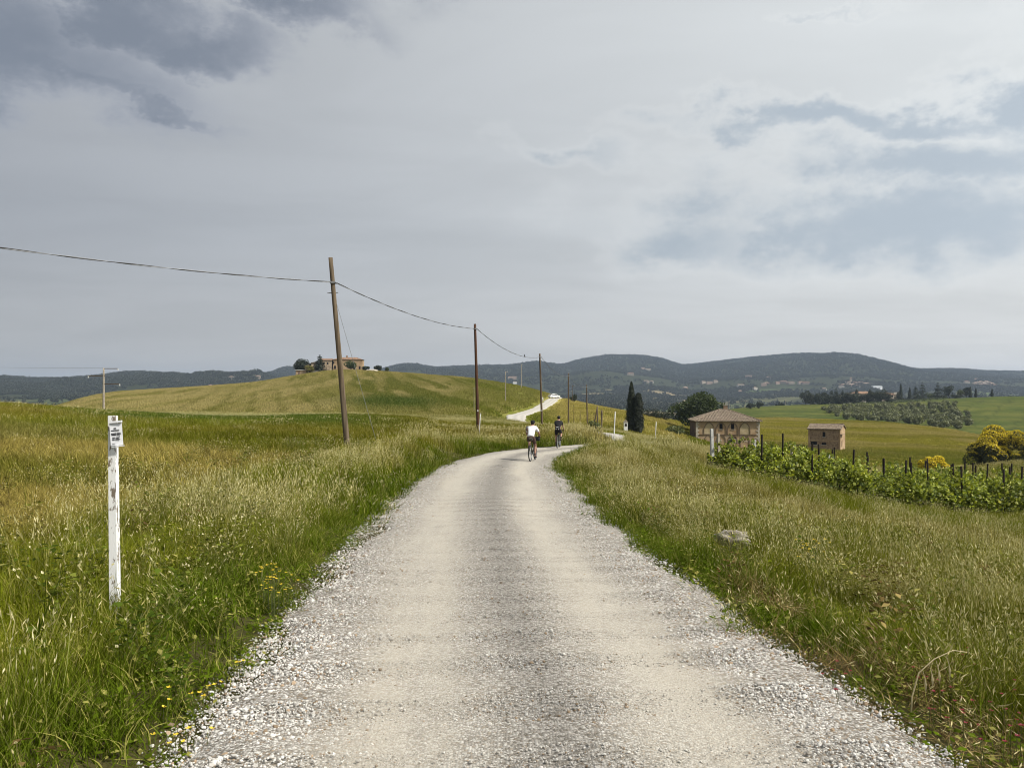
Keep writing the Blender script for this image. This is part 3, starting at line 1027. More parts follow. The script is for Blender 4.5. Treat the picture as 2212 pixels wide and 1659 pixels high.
def scatter(name, protos, P, rot, scl, idx, attrs=None, label=None, kind='stuff', cat=None):
    """One object whose points carry copies of the prototypes (geometry nodes)."""
    col = bpy.data.collections.new(name + '_sources')
    for i, o in enumerate(protos):
        o.name = '%s_%02d' % (name, i)
        col.objects.link(o)
    me = bpy.data.meshes.new(name)
    me.vertices.add(len(P))
    me.vertices.foreach_set('co', np.asarray(P, np.float32).ravel())
    me.attributes.new('rot', 'FLOAT_VECTOR', 'POINT').data.foreach_set('vector', np.asarray(rot, np.float32).ravel())
    me.attributes.new('scl', 'FLOAT_VECTOR', 'POINT').data.foreach_set('vector', np.asarray(scl, np.float32).ravel())
    me.attributes.new('pick', 'INT', 'POINT').data.foreach_set('value', np.asarray(idx, np.int32))
    for k_, v in (attrs or {}).items():
        me.attributes.new(k_, 'FLOAT_VECTOR', 'POINT').data.foreach_set('vector', np.asarray(v, np.float32).ravel())
    me.update()
    o = bpy.data.objects.new(name, me)
    C.objects.link(o)
    ng = bpy.data.node_groups.new(name, 'GeometryNodeTree')
    ng.interface.new_socket('Geometry', in_out='INPUT', socket_type='NodeSocketGeometry')
    ng.interface.new_socket('Geometry', in_out='OUTPUT', socket_type='NodeSocketGeometry')
    gi = ng.nodes.new('NodeGroupInput'); go = ng.nodes.new('NodeGroupOutput')
    ip = ng.nodes.new('GeometryNodeInstanceOnPoints')
    ci = ng.nodes.new('GeometryNodeCollectionInfo')
    ci.inputs['Collection'].default_value = col
    ci.inputs['Separate Children'].default_value = True
    ci.inputs['Reset Children'].default_value = True
    ip.inputs['Pick Instance'].default_value = True

    def na(nm, typ):
        nd = ng.nodes.new('GeometryNodeInputNamedAttribute')
        nd.data_type = typ
        nd.inputs['Name'].default_value = nm
        return nd.outputs['Attribute']
    e2r = ng.nodes.new('FunctionNodeEulerToRotation')
    ng.links.new(na('rot', 'FLOAT_VECTOR'), e2r.inputs[0])
    ng.links.new(gi.outputs[0], ip.inputs['Points'])
    ng.links.new(ci.outputs[0], ip.inputs['Instance'])
    ng.links.new(na('pick', 'INT'), ip.inputs['Instance Index'])
    ng.links.new(e2r.outputs[0], ip.inputs['Rotation'])
    ng.links.new(na('scl', 'FLOAT_VECTOR'), ip.inputs['Scale'])
    ng.links.new(ip.outputs[0], go.inputs[0])
    md = o.modifiers.new('scatter', 'NODES')
    md.node_group = ng
    return tag(o, label, cat, None, kind)


def wedge(a, b, density, tmin=-0.80, tmax=0.80):
    """random points between distances a and b ahead, inside the bearings tmin..tmax."""
    n = int(0.5 * (b * b - a * a) * (tmax - tmin) * density)
    D = np.sqrt(a * a + (b * b - a * a) * rng.random(n))
    t = tmin + (tmax - tmin) * rng.random(n)
    return t * D, D


FOOT = []     # cleared footprints: (x, y, radius)


def clear(x, y, e_min=-0.02):
    off, hw, _, idx = road_query(x, y)
    e = np.abs(off) - hw
    edge = (fbm(x / 0.55, y / 0.55, 91, 3) - 0.5) * 0.75
    keep = e + edge > e_min
    for (fx, fy, fr) in FOOT:
        keep &= (x - fx) ** 2 + (y - fy) ** 2 > fr * fr
    return keep, e


_rk = at(1586, 11.3)
FOOT += [(_rk.x, _rk.y, .38), (_rk.x - .1, _rk.y - .55, .45), (_rk.x - .18, _rk.y - 1.1, .45), (at(1560, 197).x, 199, 9.5), (at(1778, 213).x, 214, 5.5)]


def lodge(x, y, seed):
    """tilt of the tufts: gusts lay patches of grass over the same way."""
    return rng.normal(0, .08, len(x)) + (fbm(x / 1.7, y / 2.6, seed, 3) - 0.5) * 1.5


def grow():
    r = np.random.default_rng(3)
    # --- prototypes, near
    near = []
    for k_ in range(3):   # 0-2 lush leafy grass
        near.append([blade_block(r, 40, .15, .10, .33, .0054, .65, 4, droop=.9), broad_leaf_block(r, 6, .14, .10, .05)])
    for k_ in range(3):   # 3-5 meadow grass with spikes
        near.append([blade_block(r, 38, .16, .18, .50, .0040, .40, 3), blade_block(r, 11, .16, .30, .60, .0036, .28, 3, head=1.0, head_len=.060, head_w=.0036)])
    for k_ in range(3):   # 6-8 wild oats
        near.append([blade_block(r, 32, .16, .15, .45, .0040, .45, 3), blade_block(r, 7, .16, .40, .76, .0034, .30, 3, head=1.0, head_len=.12, head_w=.0056, nodding=True)])
    for k_ in range(2):   # 9-10 low weeds
        near.append([broad_leaf_block(r, 60, .17, .20, .040), blade_block(r, 26, .15, .10, .32, .0045, .7, 3)])
    for k_ in range(2):   # 11-12 dead straw
        near.append([blade_block(r, 26, .18, .10, .40, .0045, .95, 3), blade_block(r, 5, .15, .25, .5, .0035, .6, 3, head=1.0, head_len=.06, head_w=.0036)])
    NP = [proto('tuft', b, GRASS) for b in near]
    x, y = wedge(1.7, 13.5, 62, -1.15, 1.05)
    keep, e = clear(x, y)
    x, y, e = x[keep], y[keep], e[keep]
    col, h, head = cover(x, y)
    n = len(x)
    q = rng.random(n)
    pick = np.where(q > np.clip(head * 1.15, 0, .85), rng.integers(0, 3, n), np.where(rng.random(n) < .6, rng.integers(3, 6, n), rng.integers(6, 9, n)))
    pick = np.where(e < 0.55, np.where(q < .82, rng.integers(0, 3, n), rng.integers(9, 11, n)), pick)
    weeds = (fbm(x / 0.9, y / 0.9, 97, 2) > 0.70) & (e < 2.2)
    pick = np.where(weeds & (q < 0.6), rng.integers(9, 11, n), pick)
    off, hw, _, _ = road_query(x, y)
    dead = (off > 0) & (e < 0.9) & (y < 8) & (fbm(x / 0.7, y / 0.7, 99, 2) > 0.40)
    pick = np.where(dead & (q < 0.75), rng.integers(11, 13, n), pick)
    col = np.where((dead & (q < 0.75))[:, None], np.array((.20, .135, .060)) * (0.4 + rng.random(n))[:, None], col)
    lump = fbm(x / 0.8, y / 0.8, 121, 3)
    hs = lerp(0.30, 1.0, sstep(0.0, 0.9, e)) * h * (0.75 + 0.5 * rng.random(n)) * lerp(0.55, 1.35, sstep(0.3, 0.7, lump))
    ws = 0.85 + 0.4 * rng.random(n)
    z = ground_z(x, y) - 0.02
    scatter('meadow_grass', NP, np.stack([x, y, z], 1), np.stack([lodge(x, y, 131), lodge(x, y, 137), rng.random(n) * 6.283], 1), np.stack([ws, ws, hs], 1), pick,
            {'tint': col}, 'tall mixed meadow grass with pale oat heads along the gravel verges')

    # --- middle distance
    midp = []
    for k_ in range(3):
        midp.append([blade_block(r, 60, .36, .2, .5, .012, .45, 2)])
    for k_ in range(3):
        midp.append([blade_block(r, 46, .36, .2, .5, .011, .4, 2), blade_block(r, 18, .36, .34, .60, .006, .3, 2, head=1.0, head_len=.080, head_w=.0065)])
    for k_ in range(2):
        midp.append([blade_block(r, 40, .36, .2, .5, .011, .4, 2), blade_block(r, 10, .36, .44, .76, .006, .3, 2, head=1.0, head_len=.14, head_w=.009, nodding=True)])
    MP = [proto('patch', b, GRASS) for b in midp]
    x, y = wedge(12.5, 46, 13.0, -.95, .95)
    keep, e = clear(x, y)
    x, y, e = x[keep], y[keep], e[keep]
    col, h, head = cover(x, y)
    n = len(x)
    q = rng.random(n)
    pick = np.where(q > head, rng.integers(0, 3, n), np.where(rng.random(n) < 0.65, rng.integers(3, 6, n), rng.integers(6, 8, n)))
    hs = lerp(0.45, 1.0, sstep(0.0, 1.0, e)) * h * (0.75 + 0.5 * rng.random(n)) * lerp(0.6, 1.3, sstep(0.3, 0.7, fbm(x / 1.6, y / 1.6, 123, 3)))
    vy = np.where((x > 9.5) & (x < 32), np.abs(y - (38.6 - .075 * (x - 10.3)) + .4), 99)
    hs = hs * lerp(.62, 1.0, sstep(.6, 3.2, vy))
    z = ground_z(x, y) - 0.03
    scatter('field_grass', MP, np.stack([x, y, z], 1), np.stack([lodge(x, y, 133), lodge(x, y, 139), rng.random(n) * 6.283], 1), np.stack([np.ones(n), np.ones(n), hs], 1), pick,
            {'tint': col}, 'olive and straw coloured grass of the roadside fields')

    # --- further fields
    fp = []
    for k_ in range(3):
        fp.append([blade_block(r, 110, .9, .25, .55, .03, .4, 1)])
    for k_ in range(3):
        fp.append([blade_block(r, 80, .9, .25, .55, .03, .4, 1), blade_block(r, 18, .9, .42, .70, .018, .3, 1, head=1.0, head_len=.12, head_w=.020)])
    FP = [proto('sward', b, GRASS) for b in fp]
    x, y = wedge(44, 135, 2.6, -0.88, 0.90)
    keep, e = clear(x, y, 0.2)
    x, y, e = x[keep], y[keep], e[keep]
    col, h, head = cover(x, y)
    n = len(x)
    pick = np.where(rng.random(n) > head, rng.integers(0, 3, n), rng.integers(3, 6, n))
    hs = h * (0.8 + 0.4 * rng.random(n))
    z = ground_z(x, y) - 0.04
    scatter('distant_grass', FP, np.stack([x, y, z], 1), np.stack([rng.normal(0, .05, n), rng.normal(0, .05, n), rng.random(n) * 6.283], 1), np.stack([np.ones(n), np.ones(n), hs], 1), pick,
            {'tint': col}, 'ripening grass of the fields beyond the bend')

    # --- corn on the hillsides
    cp = []
    for k_ in range(4):
        cp.append([blade_block(r, 64, 1.1, .3, .65, .085, .4, 1)])
    CP = [proto('corn', b, GRASS) for b in cp]
    x, y = wedge(128, 470, 0.75, -0.84, 0.86)
    keep, e = clear(x, y, 1.6)
    u = x / y * FPX + CU
    keep &= (u < 1330) | (y < yellow_edge(u))
    x, y = x[keep], y[keep]
    col, h, head = cover(x, y)
    n = len(x)
    hs = 0.65 + 0.4 * rng.random(n)
    z = ground_z(x, y) - 0.05
    scatter('hillside_corn', CP, np.stack([x, y, z], 1), np.stack([rng.normal(0, .03, n), rng.normal(0, .03, n), rng.random(n) * 6.283], 1), np.stack([np.ones(n), np.ones(n), hs], 1), rng.integers(0, 4, n),
            {'tint': col}, 'tan and green corn covering the hill and the golden fields')


grow()


def weeds():
    r = np.random.default_rng(17)
    PR = []
    for k_ in range(4):      # branching weeds: stems, small leaves, pale or purplish flower heads
        bl = [blade_block(r, 14, .12, .30, .62, .0040, .40, 4, head=1.0, head_len=.022, head_w=.008), broad_leaf_block(r, 70, .13, .55, .05), broad_leaf_block(r, 16, .10, .12, .06)]
        PR.append(proto('weed', bl, GRASS))
    for k_ in range(2):      # docks: big basal leaves and a rusty spike
        PR.append(proto('weed', [broad_leaf_block(r, 30, .12, .16, .085), blade_block(r, 5, .05, .4, .7, .006, .2, 3)], GRASS))
    x, y = wedge(2.4, 30, 4.2, -1.0, .95)
    keep, e = clear(x, y, .15)
    keep &= (e < 6) & (fbm(x / 1.5, y / 1.5, 171, 2) > .42)
    x, y, e = x[keep], y[keep], e[keep]
    n = len(x)
    g = rng.random(n)
    col = np.array((.055, .09, .010)) + (np.array((.16, .17, .025)) - np.array((.055, .09, .010))) * g[:, None]
    col = np.where((rng.random(n) < .16)[:, None], np.array((.120, .085, .030)), col)
    s = (.6 + .6 * rng.random(n)) * lerp(.5, 1, sstep(0, 1, e))
    scatter('verge_weeds', PR, np.stack([x, y, ground_z(x, y) - .02], 1), np.stack([lodge(x, y, 131) * .5, lodge(x, y, 137) * .5, rng.random(n) * 6.283], 1), np.stack([s * 1.2, s * 1.2, s], 1), rng.integers(0, 6, n), {'tint': col},
            'leafy weeds and docks mixed into the road verges')


weeds()


def gravel():
    r = np.random.default_rng(5)
    m, nt = new_mat('pebble')
    f = nt.n('ShaderNodeAttribute', attribute_type='INSTANCER', attribute_name='tint').outputs['Color']
    pos = nt.n('ShaderNodeNewGeometry').outputs['Position']
    c = nt.vmath('SCALE', f, scale=nt.math('MULTIPLY_ADD', nt.noise(pos, 90.0, 3.0, 0.6), 0.5, 0.75))
    p = nt.n('ShaderNodeBsdfPrincipled', inp={'Base Color': c, 'Roughness': 0.85, 'Specular IOR Level': 0.2})
    finish(nt, p.outputs[0])
    PP = []
    for k_ in range(6):
        bm = bmesh.new()
        bmesh.ops.create_icosphere(bm, subdivisions=1, radius=0.5)
        s = (1.0, 0.6 + 0.35 * r.random(), 0.45 + 0.3 * r.random())
        for v in bm.verts:
            v.co *= 0.78 + 0.44 * r.random()
            v.co = Vector((v.co.x * s[0], v.co.y * s[1], v.co.z * s[2]))
        me = bpy.data.meshes.new('pebble'); bm.to_mesh(me); bm.free()
        me.materials.append(m)
        PP.append(bpy.data.objects.new('pebble', me))
    xs, ys = [], []
    for (a, b, dn) in ((3.0, 6.0, 5200), (6.0, 10.0, 2300), (10.0, 17.0, 800), (17.0, 30.0, 190)):
        x, y = wedge(a, b, dn, -0.72, 0.76)
        off, hw, _, _ = road_query(x, y)
        l = off / hw
        w = np.where(np.abs(l) < 1.0, 0.46 + 0.54 * np.exp(-((l - .0) / .16) ** 2) + 0.85 * sstep(0.60, 0.86, np.abs(l)), 0.0)
        w = np.where((np.abs(l) >= 1.0), 0.8 * sstep(1.16, 1.0, np.abs(l)), w)
        w *= 0.55 + 0.9 * sstep(0.3, 0.6, fbm(x / .35, y / 1.8, 111, 3))
        k2 = rng.random(len(x)) < w
        xs.append(x[k2]); ys.append(y[k2])
    x = np.concatenate(xs); y = np.concatenate(ys)
    n = len(x)
    off, hw, zr, _ = road_query(x, y)
    l = off / hw
    size = (0.0050 + 0.0085 * rng.random(n) ** 2 + 0.018 * rng.random(n) ** 18) * (1 + y / 24)
    size *= np.where(np.abs(l) > 0.7, 1.2, 1.0) * (1 - .35 * np.clip(np.exp(-((l + .40) / .2) ** 2) + np.exp(-((l - .44) / .2) ** 2), 0, 1))
    crown = 0.05 * (1 - np.minimum(l * l, 1.2)) - 0.028 * (np.exp(-((l + .40) / .17) ** 2) + np.exp(-((l - .44) / .17) ** 2)) + 0.018 * np.exp(-((np.abs(l) - .86) / .1) ** 2)
    z = zr + crown + (fbm(x / .9, y / 2.5, 77, 3) - 0.5) * 0.014 + size * 0.12
    z = np.where(np.abs(l) > 1.0, np.maximum(z, ground_z(x, y)) + size * .1, z)
    g = rng.random(n)
    col = np.array((.22, .20, .17)) + (np.array((.70, .68, .64)) - np.array((.22, .20, .17))) * (g ** 0.7)[:, None]
    brown = rng.random(n) < 0.12
    col = np.where(brown[:, None], np.array((.30, .225, .15)) * (0.6 + 0.8 * g)[:, None], col)
    col = col * (1 - 0.42 * np.exp(-((l - .03) / .16) ** 2))[:, None] * np.where(np.abs(l) > .65, 1.0, .93)[:, None]
    tr = np.exp(-((l + .40) / .2) ** 2) + np.exp(-((l - .44) / .2) ** 2)
    col = col + (np.array((.46, .415, .34)) - col) * (0.32 * np.clip(tr, 0, 1))[:, None]
    scatter('road_gravel', PP, np.stack([x, y, z], 1), np.stack([rng.normal(0, .3, n), rng.normal(0, .3, n), rng.random(n) * 6.283], 1), np.stack([size] * 3, 1) * 1.0, rng.integers(0, 6, n),
            {'tint': col}, 'loose pale limestone gravel on the road')


gravel()


# ------------------------------------------------------------------ shared materials
WOOD = mat_plain('pole_wood', (.050, .032, .019), .85, col2=(.155, .112, .068), scale=2.2, bump=.01, stretch=(5, 5, .35))
WOOD_PALE = mat_plain('pole_wood_weathered', (.060, .042, .025), .85, col2=(.185, .142, .092), scale=2.0, bump=.01, stretch=(5, 5, .3))
WOOD_RED = mat_plain('pole_wood_creosote', (.040, .018, .009), .8, col2=(.105, .048, .024), scale=2.0, bump=.01, stretch=(5, 5, .3))
STAKE = mat_plain('stake_wood', (.012, .009, .007), .85, col2=(.040, .030, .022), scale=5.0, stretch=(4, 4, .5))
STEEL = mat_plain('galvanised_steel', (.33, .34, .35), .5, .25, 8, metal=.6)
CABLE = mat_plain('cable_sheath', (.055, .052, .050), .6, .3, 20)
CONCRETE = mat_plain('concrete', (.33, .29, .23), .9, .25, 4, bump=.005)
WHITE_PAINT = mat_plain('peeling_white_paint', (.20, .165, .125), .75, col2=(.84, .84, .82), scale=9.0, bump=.004, stretch=(3, 3, .9), thr=(.40, .47))
WHITE = mat_plain('white_paint', (.70, .70, .67), .6, .15, 12)
PRINT = mat_plain('print_ink', (.035, .035, .045), .7, .2, 30)
ENAMEL = mat_plain('white_enamel', (.78, .79, .82), .35, .05, 20)
INSUL = mat_plain('porcelain', (.62, .62, .60), .3, .1, 10)


def jitter_round(me, amt, seed):
    rr = random.Random(seed)
    for v in me.vertices:
        v.co.x += rr.uniform(-amt, amt); v.co.y += rr.uniform(-amt, amt)


def log_tube(base, top, r0, r1, n=12, seg=10, bow=0.0):
    b = MB()
    base = Vector(base); top = Vector(top)
    pts, rad = [], []
    for i in range(seg + 1):
        s = i / seg
        p = base.lerp(top, s)
        p.x += bow * math.sin(math.pi * s)
        pts.append(p); rad.append(r0 + (r1 - r0) * s)
    return b.tube(pts, rad, n)


# ------------------------------------------------------------------ the wooden pole line
POLES = [  # bearing at foot, distance, bearing of top, row of top, label, material
    (750, 31.0, 714, 557, 'tall weathered wooden pole leaning left, held by a thin guy wire', WOOD_PALE),
    (1033, 55.0, 1026, 700, 'reddish brown wooden pole with a white stake at its foot', WOOD_RED),
    (1171, 82.5, 1166, 764, 'wooden pole rising just behind the two cyclists with a small white tag', WOOD),
    (1228, 108.0, 1228, 806, 'thin wooden pole with a pale metal cap next in line after the cyclists', WOOD),
    (1269, 131.0, 1267, 831.5, 'last thin wooden pole of the cable line before the braced stumps', WOOD),
]
cable_pts = []
for i, (ub, D, ut, vt, lab, mt) in enumerate(POLES):
    f = at(ub, D)
    top = Vector(((ut - CU) / FPX * D, D, EYE + (HV - vt) / FPX * D))
    t = thing('utility_pole', lab, 'pole', f, group='wooden poles along the road')
    d = top - f
    o = log_tube((-d.x / d.z * .6, 0, -.6), d, .125, .085).build('shaft', mt, t, smooth=True)
    ca = d * (0.868 if i == 0 else 0.955)
    b = MB()
    b.tube([ca + Vector((0, 0, -.04)), ca + Vector((0, 0, .04))], .115, 14)
    b.build('clamp_band', STEEL, t)
    MB().box(ca + Vector((.15, -.03, -.03)), (.14, .05, .05)).build('clamp', STEEL, t)
    if i == 0:
        MB().tube([ca + Vector((-.22, 0, -.42)), ca + Vector((.22, 0, -.40))], .018, 8).build('step_bolt', STEEL, t)
    if i in (1, 2):
        MB().box((d.x * .2 + .02, -.125, d.z * (.20 if i == 1 else .22)), (.09, .012, .11)).build('number_tag', WHITE, t)
    if i == 3:
        MB().ball((d.x, 0, d.z + .02), (.12, .12, .10)).build('cap', STEEL, t, smooth=True)
    cable_pts.append(f + ca + Vector((.12, -.1, 0)))

P0 = Vector((-22.0, 13.5, cable_pts[0].z + .15))
span_labels = ['slack aerial cable running out of the picture from the leaning pole',
               'aerial cable between the leaning pole and the reddish pole',
               'aerial cable with a bird on it beyond the reddish pole',
               'aerial cable between the tagged pole and the metal capped pole',
               'aerial cable reaching the last thin pole of the line']


def span(name, a, b, sag, rad, lab, cat='cable', strands=2, group=None):
    t = thing(name, lab, cat, a, group=group)
    for s in range(strands):
        pts = []
        n = 40
        for i in range(n + 1):
            q = i / n
            p = (b - a) * q
            p.z -= 4 * sag * q * (1 - q)
            an = q * 40 + s * math.pi
            p += Vector((math.cos(an) * rad * 1.2, 0, math.sin(an) * rad * 1.2)) if strands > 1 else Vector((0, 0, 0))
            pts.append(p)
        MB().tube(pts, rad, 5).build('strand', CABLE if s == 0 else STEEL, t)
    return t


seq = [P0] + cable_pts
for i in range(5):
    span('aerial_cable', seq[i], seq[i + 1], (.42, .40, .75, .75, .6)[i], .0125, span_labels[i], group='cable spans of the pole line')

# guy wire of the leaning pole
gtop = cable_pts[0] + Vector((.02, .05, -.75))
gfoot = at(815, 33.0)
MB().tube([gtop, gfoot], .008, 5).build('guy_wire', STEEL)
tag(bpy.data.objects['guy_wire'], 'thin steel guy wire slanting from the leaning pole into the grass', 'wire')

# bird perched on the cable
q = .66
bp = seq[2].lerp(seq[3], q); bp.z -= 4 * .75 * q * (1 - q)
BIRD = mat_plain('bird_feathers', (.03, .028, .026), .8, .4, 20)
t = thing('bird', 'small dark bird perched on the aerial cable', 'bird', bp + Vector((0, 0, .02)))
bb = MB().ball((0, 0, .085), (.055, .075, .075), 10, 8)
bb.ball((.0, -.05, .165), (.036, .042, .036), 8, 6)
bb.tube([(0, .05, .06), (0, .11, 0), (0, .15, -.05)], [.03, .022, .012], 6)
bb.build('body', BIRD, t, smooth=True)
MB().tube([(0, -.085, .165), (0, -.115, .16)], [.012, .002], 6).build('beak', STEEL, t)
for s in (-1, 1):
    MB().tube([(s * .018, 0, .03), (s * .018, 0, -.02)], .004, 5).build('leg', STEEL, t)

# ------------------------------------------------------------------ white sign post by the left verge
f = at(250, 6.15)
t = thing('sign_post', 'white painted wooden post with peeling paint and a small notice plate', 'sign post', f, R(3))
H = EYE + (HV - 898) / FPX * 6.15 - f.z
b = MB()
lean = -.022
V = []
for i in range(9):
    s = i / 8; z = -.3 + (H + .3) * s
    w = .033 - .006 * s
    V += [(lean * s - w, -w, z), (lean * s + w, -w, z), (lean * s + w, w, z), (lean * s - w, w, z)]
F = []
for i in range(8):
    for k_ in range(4):
        F.append((i * 4 + k_, i * 4 + (k_ + 1) % 4, i * 4 + 4 + (k_ + 1) % 4, i * 4 + 4 + k_))
F += [(3, 2, 1, 0), (32, 33, 34, 35)]
b.add(V, F).build('post', WHITE_PAINT, t)
pz = H - .145
rot = R(-7)
pl = MB()
pl.box((.026, -.048, pz), (.090, .006, .178), rz=R(9), ry=rot * .55)
plate = pl.build('notice_plate', ENAMEL, t)
pl2 = MB()
pl2.box((.026 - .012 + .01, -.056, pz + .098), (.095, .020, .014), rz=R(4), ry=rot * .9)
pl2.build('top_fold', ENAMEL, t)
pl3 = MB()
pl3.box((.030 + .012, -.054, pz - .096), (.093, .014, .006), rz=R(4), ry=rot * .9)
pl3.build('bottom_fold', ENAMEL, t)
rr = random.Random(4)
# the print is too small to read: words as rows of tiny dark letters
for (dz, words, hgt) in ((.046, [(-.010, .010)], .010), (.030, [(-.032, -.006), (.0, .012), (.016, .028)], .010), (.007, [(-.034, .002), (.009, .036)], .008), (-.004, [(-.036, .002), (.009, .037)], .009),
                         (-.027, [(-.028, -.008), (-.002, .026)], .009), (-.041, [(-.030, -.024), (-.020, -.010), (-.005, .028)], .009), (-.074, [(-.036, -.012)], .003)):
    b = MB()
    for (xa, xb) in words:
        x = xa
        while x < xb:
            w = .0032
            b.box((.026 + x - dz * .12, -.0545 + (x) * .07, pz + dz + x * .12), (w, .002, hgt * rr.uniform(.85, 1.0)))
            if rr.random() < .7:
                b.box((.026 + x + .0012 - dz * .12, -.0545 + x * .07, pz + dz + x * .12 + rr.choice((-.3, 0, .3)) * hgt), (w * 1.2, .0016, hgt * .25))
            x += .0050
    b.build('print_line', PRINT, plate if False else t)

# ------------------------------------------------------------------ white road stakes
WST = [(1036, 50, 893, .03, 'short white stake in the grass at the foot of the reddish pole', 1.35),
       (1327, 60, 889, .045, 'tall crooked white snow stake at the roadside before the cypresses', 2.6),
       (1416, 78, 911, .045, 'white snow stake in the meadow between the cypresses and the stone house', 2.2)]
for (u, D, vt, rad, lab, h) in WST:
    f = at(u, D)
    h = EYE + (HV - vt) / FPX * D - f.z
    t = thing('road_stake', lab, 'stake', f, group='white stakes along the road')
    MB().tube([(.0, 0, -.2), (-.01, 0, h * .35), (.03, 0, h * .7), (.07, 0, h)], [rad, rad, rad * .9, rad * .75], 8).build('rod', WHITE, t, smooth=True)
    MB().tube([(.066, 0, h * .955), (.0712, 0, h * 1.004)], rad * .95, 8).build('cap', WHITE, t)

# ------------------------------------------------------------------ old fence posts and braced stumps on the golden spur
for (u, D, vt, lab) in ((1239.5, 150, 874, 'thin grey fence post in golden grass, tallest of the row by the poles'), (1253, 152, 887, 'short thin fence post in golden grass, second of its row'),
                        (1272, 136, 890, 'thin fence post close beside the last cable pole'), (1283, 128, 891, 'short fence post in golden grass beside the braced stump')):
    f = at(u, D)
    h = EYE + (HV - vt) / FPX * D - f.z
    t = thing('fence_post', lab, 'post', f)
    MB().tube([(0, 0, -.3), (.02, 0, h * .6), (.01, 0, h)], [.06, .055, .05], 7).build('stake', WOOD, t)
    MB().tube([(.01, -.06, h * .8), (.01, .06, h * .8)], .012, 5).build('nail', STEEL, t)
f = at(1291, 112)
h = EYE + (HV - 878) / FPX * 112 - f.z
t = thing('braced_stump', 'old pole stump with a slanting brace standing in the pale grass', 'pole', f)
log_tube((0, 0, -.3), (-.05, 0, h), .13, .10, 9).build('stump', WOOD_PALE, t, smooth=True)
log_tube((-.75, -.2, -.1), (-.1, -.05, h * .93), .10, .08, 9).build('brace', WOOD, t, smooth=True)
f = at(1298, 111)
h = EYE + (HV - 884) / FPX * 111 - f.z
t = thing('broken_stump', 'broken pale pole stump with jagged top right beside the braced stump', 'pole', f)
log_tube((0, 0, -.3), (.12, 0, h * .96), .14, .12, 9, bow=.04).build('stump', WOOD_PALE, t, smooth=True)
MB().tube([(.12, 0, h * .9), (.14, 0, h * 1.02)], [.08, .02], 6).build('splinter', WOOD_PALE, t)

# ------------------------------------------------------------------ far power poles
def power_pole(u, D, vt, lab, rad=.16, arms=True, mat=CONCRETE, foot_extra=0.0):
    f = at(u, D)
    h = EYE + (HV - vt) / FPX * D - f.z
    t = thing('power_pole', lab, 'pole', f)
    log_tube((0, 0, -.5), (0, 0, h), rad * 1.25, rad * .8, 10).build('shaft', mat, t, smooth=True)
    if arms:
        for k_, (dz, xa, xb) in enumerate(((-.1, -.1, 2.4), (-1.35, -2.6, .25), (-2.7, -.2, 2.7))):
            MB().box(((xa + xb) / 2, 0, h + dz), (xb - xa, .1, .12)).build('cross_arm', WOOD, t)
            xe = xb if k_ != 1 else xa
            MB().tube([(xe, 0, h + dz + .02), (xe, 0, h + dz - .32)], [.07, .10], 8).build('insulator', INSUL, t)
    else:
        MB().box((.25, 0, h - .08), (.9, .1, .1)).build('cross_arm', mat, t)
        MB().tube([(.6, 0, h - .05), (.6, 0, h + .16)], [.06, .04], 7).build('insulator', INSUL, t)
    return t, f, h


tp, fp_, hp_ = power_pole(224, 130, 795, 'grey concrete power pole with three cross arms before the left hills')
a_ = fp_ + Vector((-2.6, 0, hp_ - 1.6)); b_ = Vector((-180, 150, 14.5))
span('power_line', fp_ + Vector((0, 0, hp_)), Vector((-175, 140, 11.0)), 1.0, .012, 'upper thin power line running left from the concrete pole', 'wire', 1)
span('power_line', a_, Vector((-175, 140, 7.2)), 1.0, .012, 'lower thin power line running left from the concrete pole', 'wire', 1)
power_pole(1092, 211, 803, 'pale grey power pole standing on the hillside above the upper road', .10, False)
power_pole(1126, 300, 787, 'tall pale grey power pole on the skyline behind the upper road', .13, False)
power_pole(1024, 155, 838, 'very thin grey pole in the hillside corn beside the reddish pole', .05, False)
power_pole(1237, 262, 833, 'thin pale leaning pole on the crest where the upper road ends', .08, False, WOOD_PALE)
for (u, D, vt, lab) in ((1575, 500, 866, 'small pale power pole beyond the stone house roof'), (1610, 640, 872, 'small grey power pole at the edge of the green field'),
                        (1697, 760, 862, 'thin distant power pole left of the dark tree belt')):
    power_pole(u, D, vt, lab, .16, False)

# ------------------------------------------------------------------ rock in the right verge
f = at(1586, 11.3)
bm = bmesh.new()
bmesh.ops.create_icosphere(bm, subdivisions=4, radius=1.0)
from mathutils import noise as mn
for v in bm.verts:
    p = v.co.copy()
    k_ = 1 + .40 * mn.fractal(p * 1.5, .8, 2.0, 5) + .16 * mn.noise(p * 5) + .08 * mn.noise(p * 12)
    v.co = Vector((p.x * .25 * k_, p.y * .15 * k_, p.z * .12 * k_))
me = bpy.data.meshes.new('rock'); bm.to_mesh(me); bm.free()
me.polygons.foreach_set('use_smooth', np.ones(len(me.polygons), bool))
o = link('rock', me, mat_plain('limestone', (.13, .105, .075), .9, col2=(.44, .40, .335), scale=9, bump=.03), None, f + Vector((0, 0, .21)), R(-12))
tag(o, 'rough pale limestone rock lying in the grass of the right verge', 'rock')


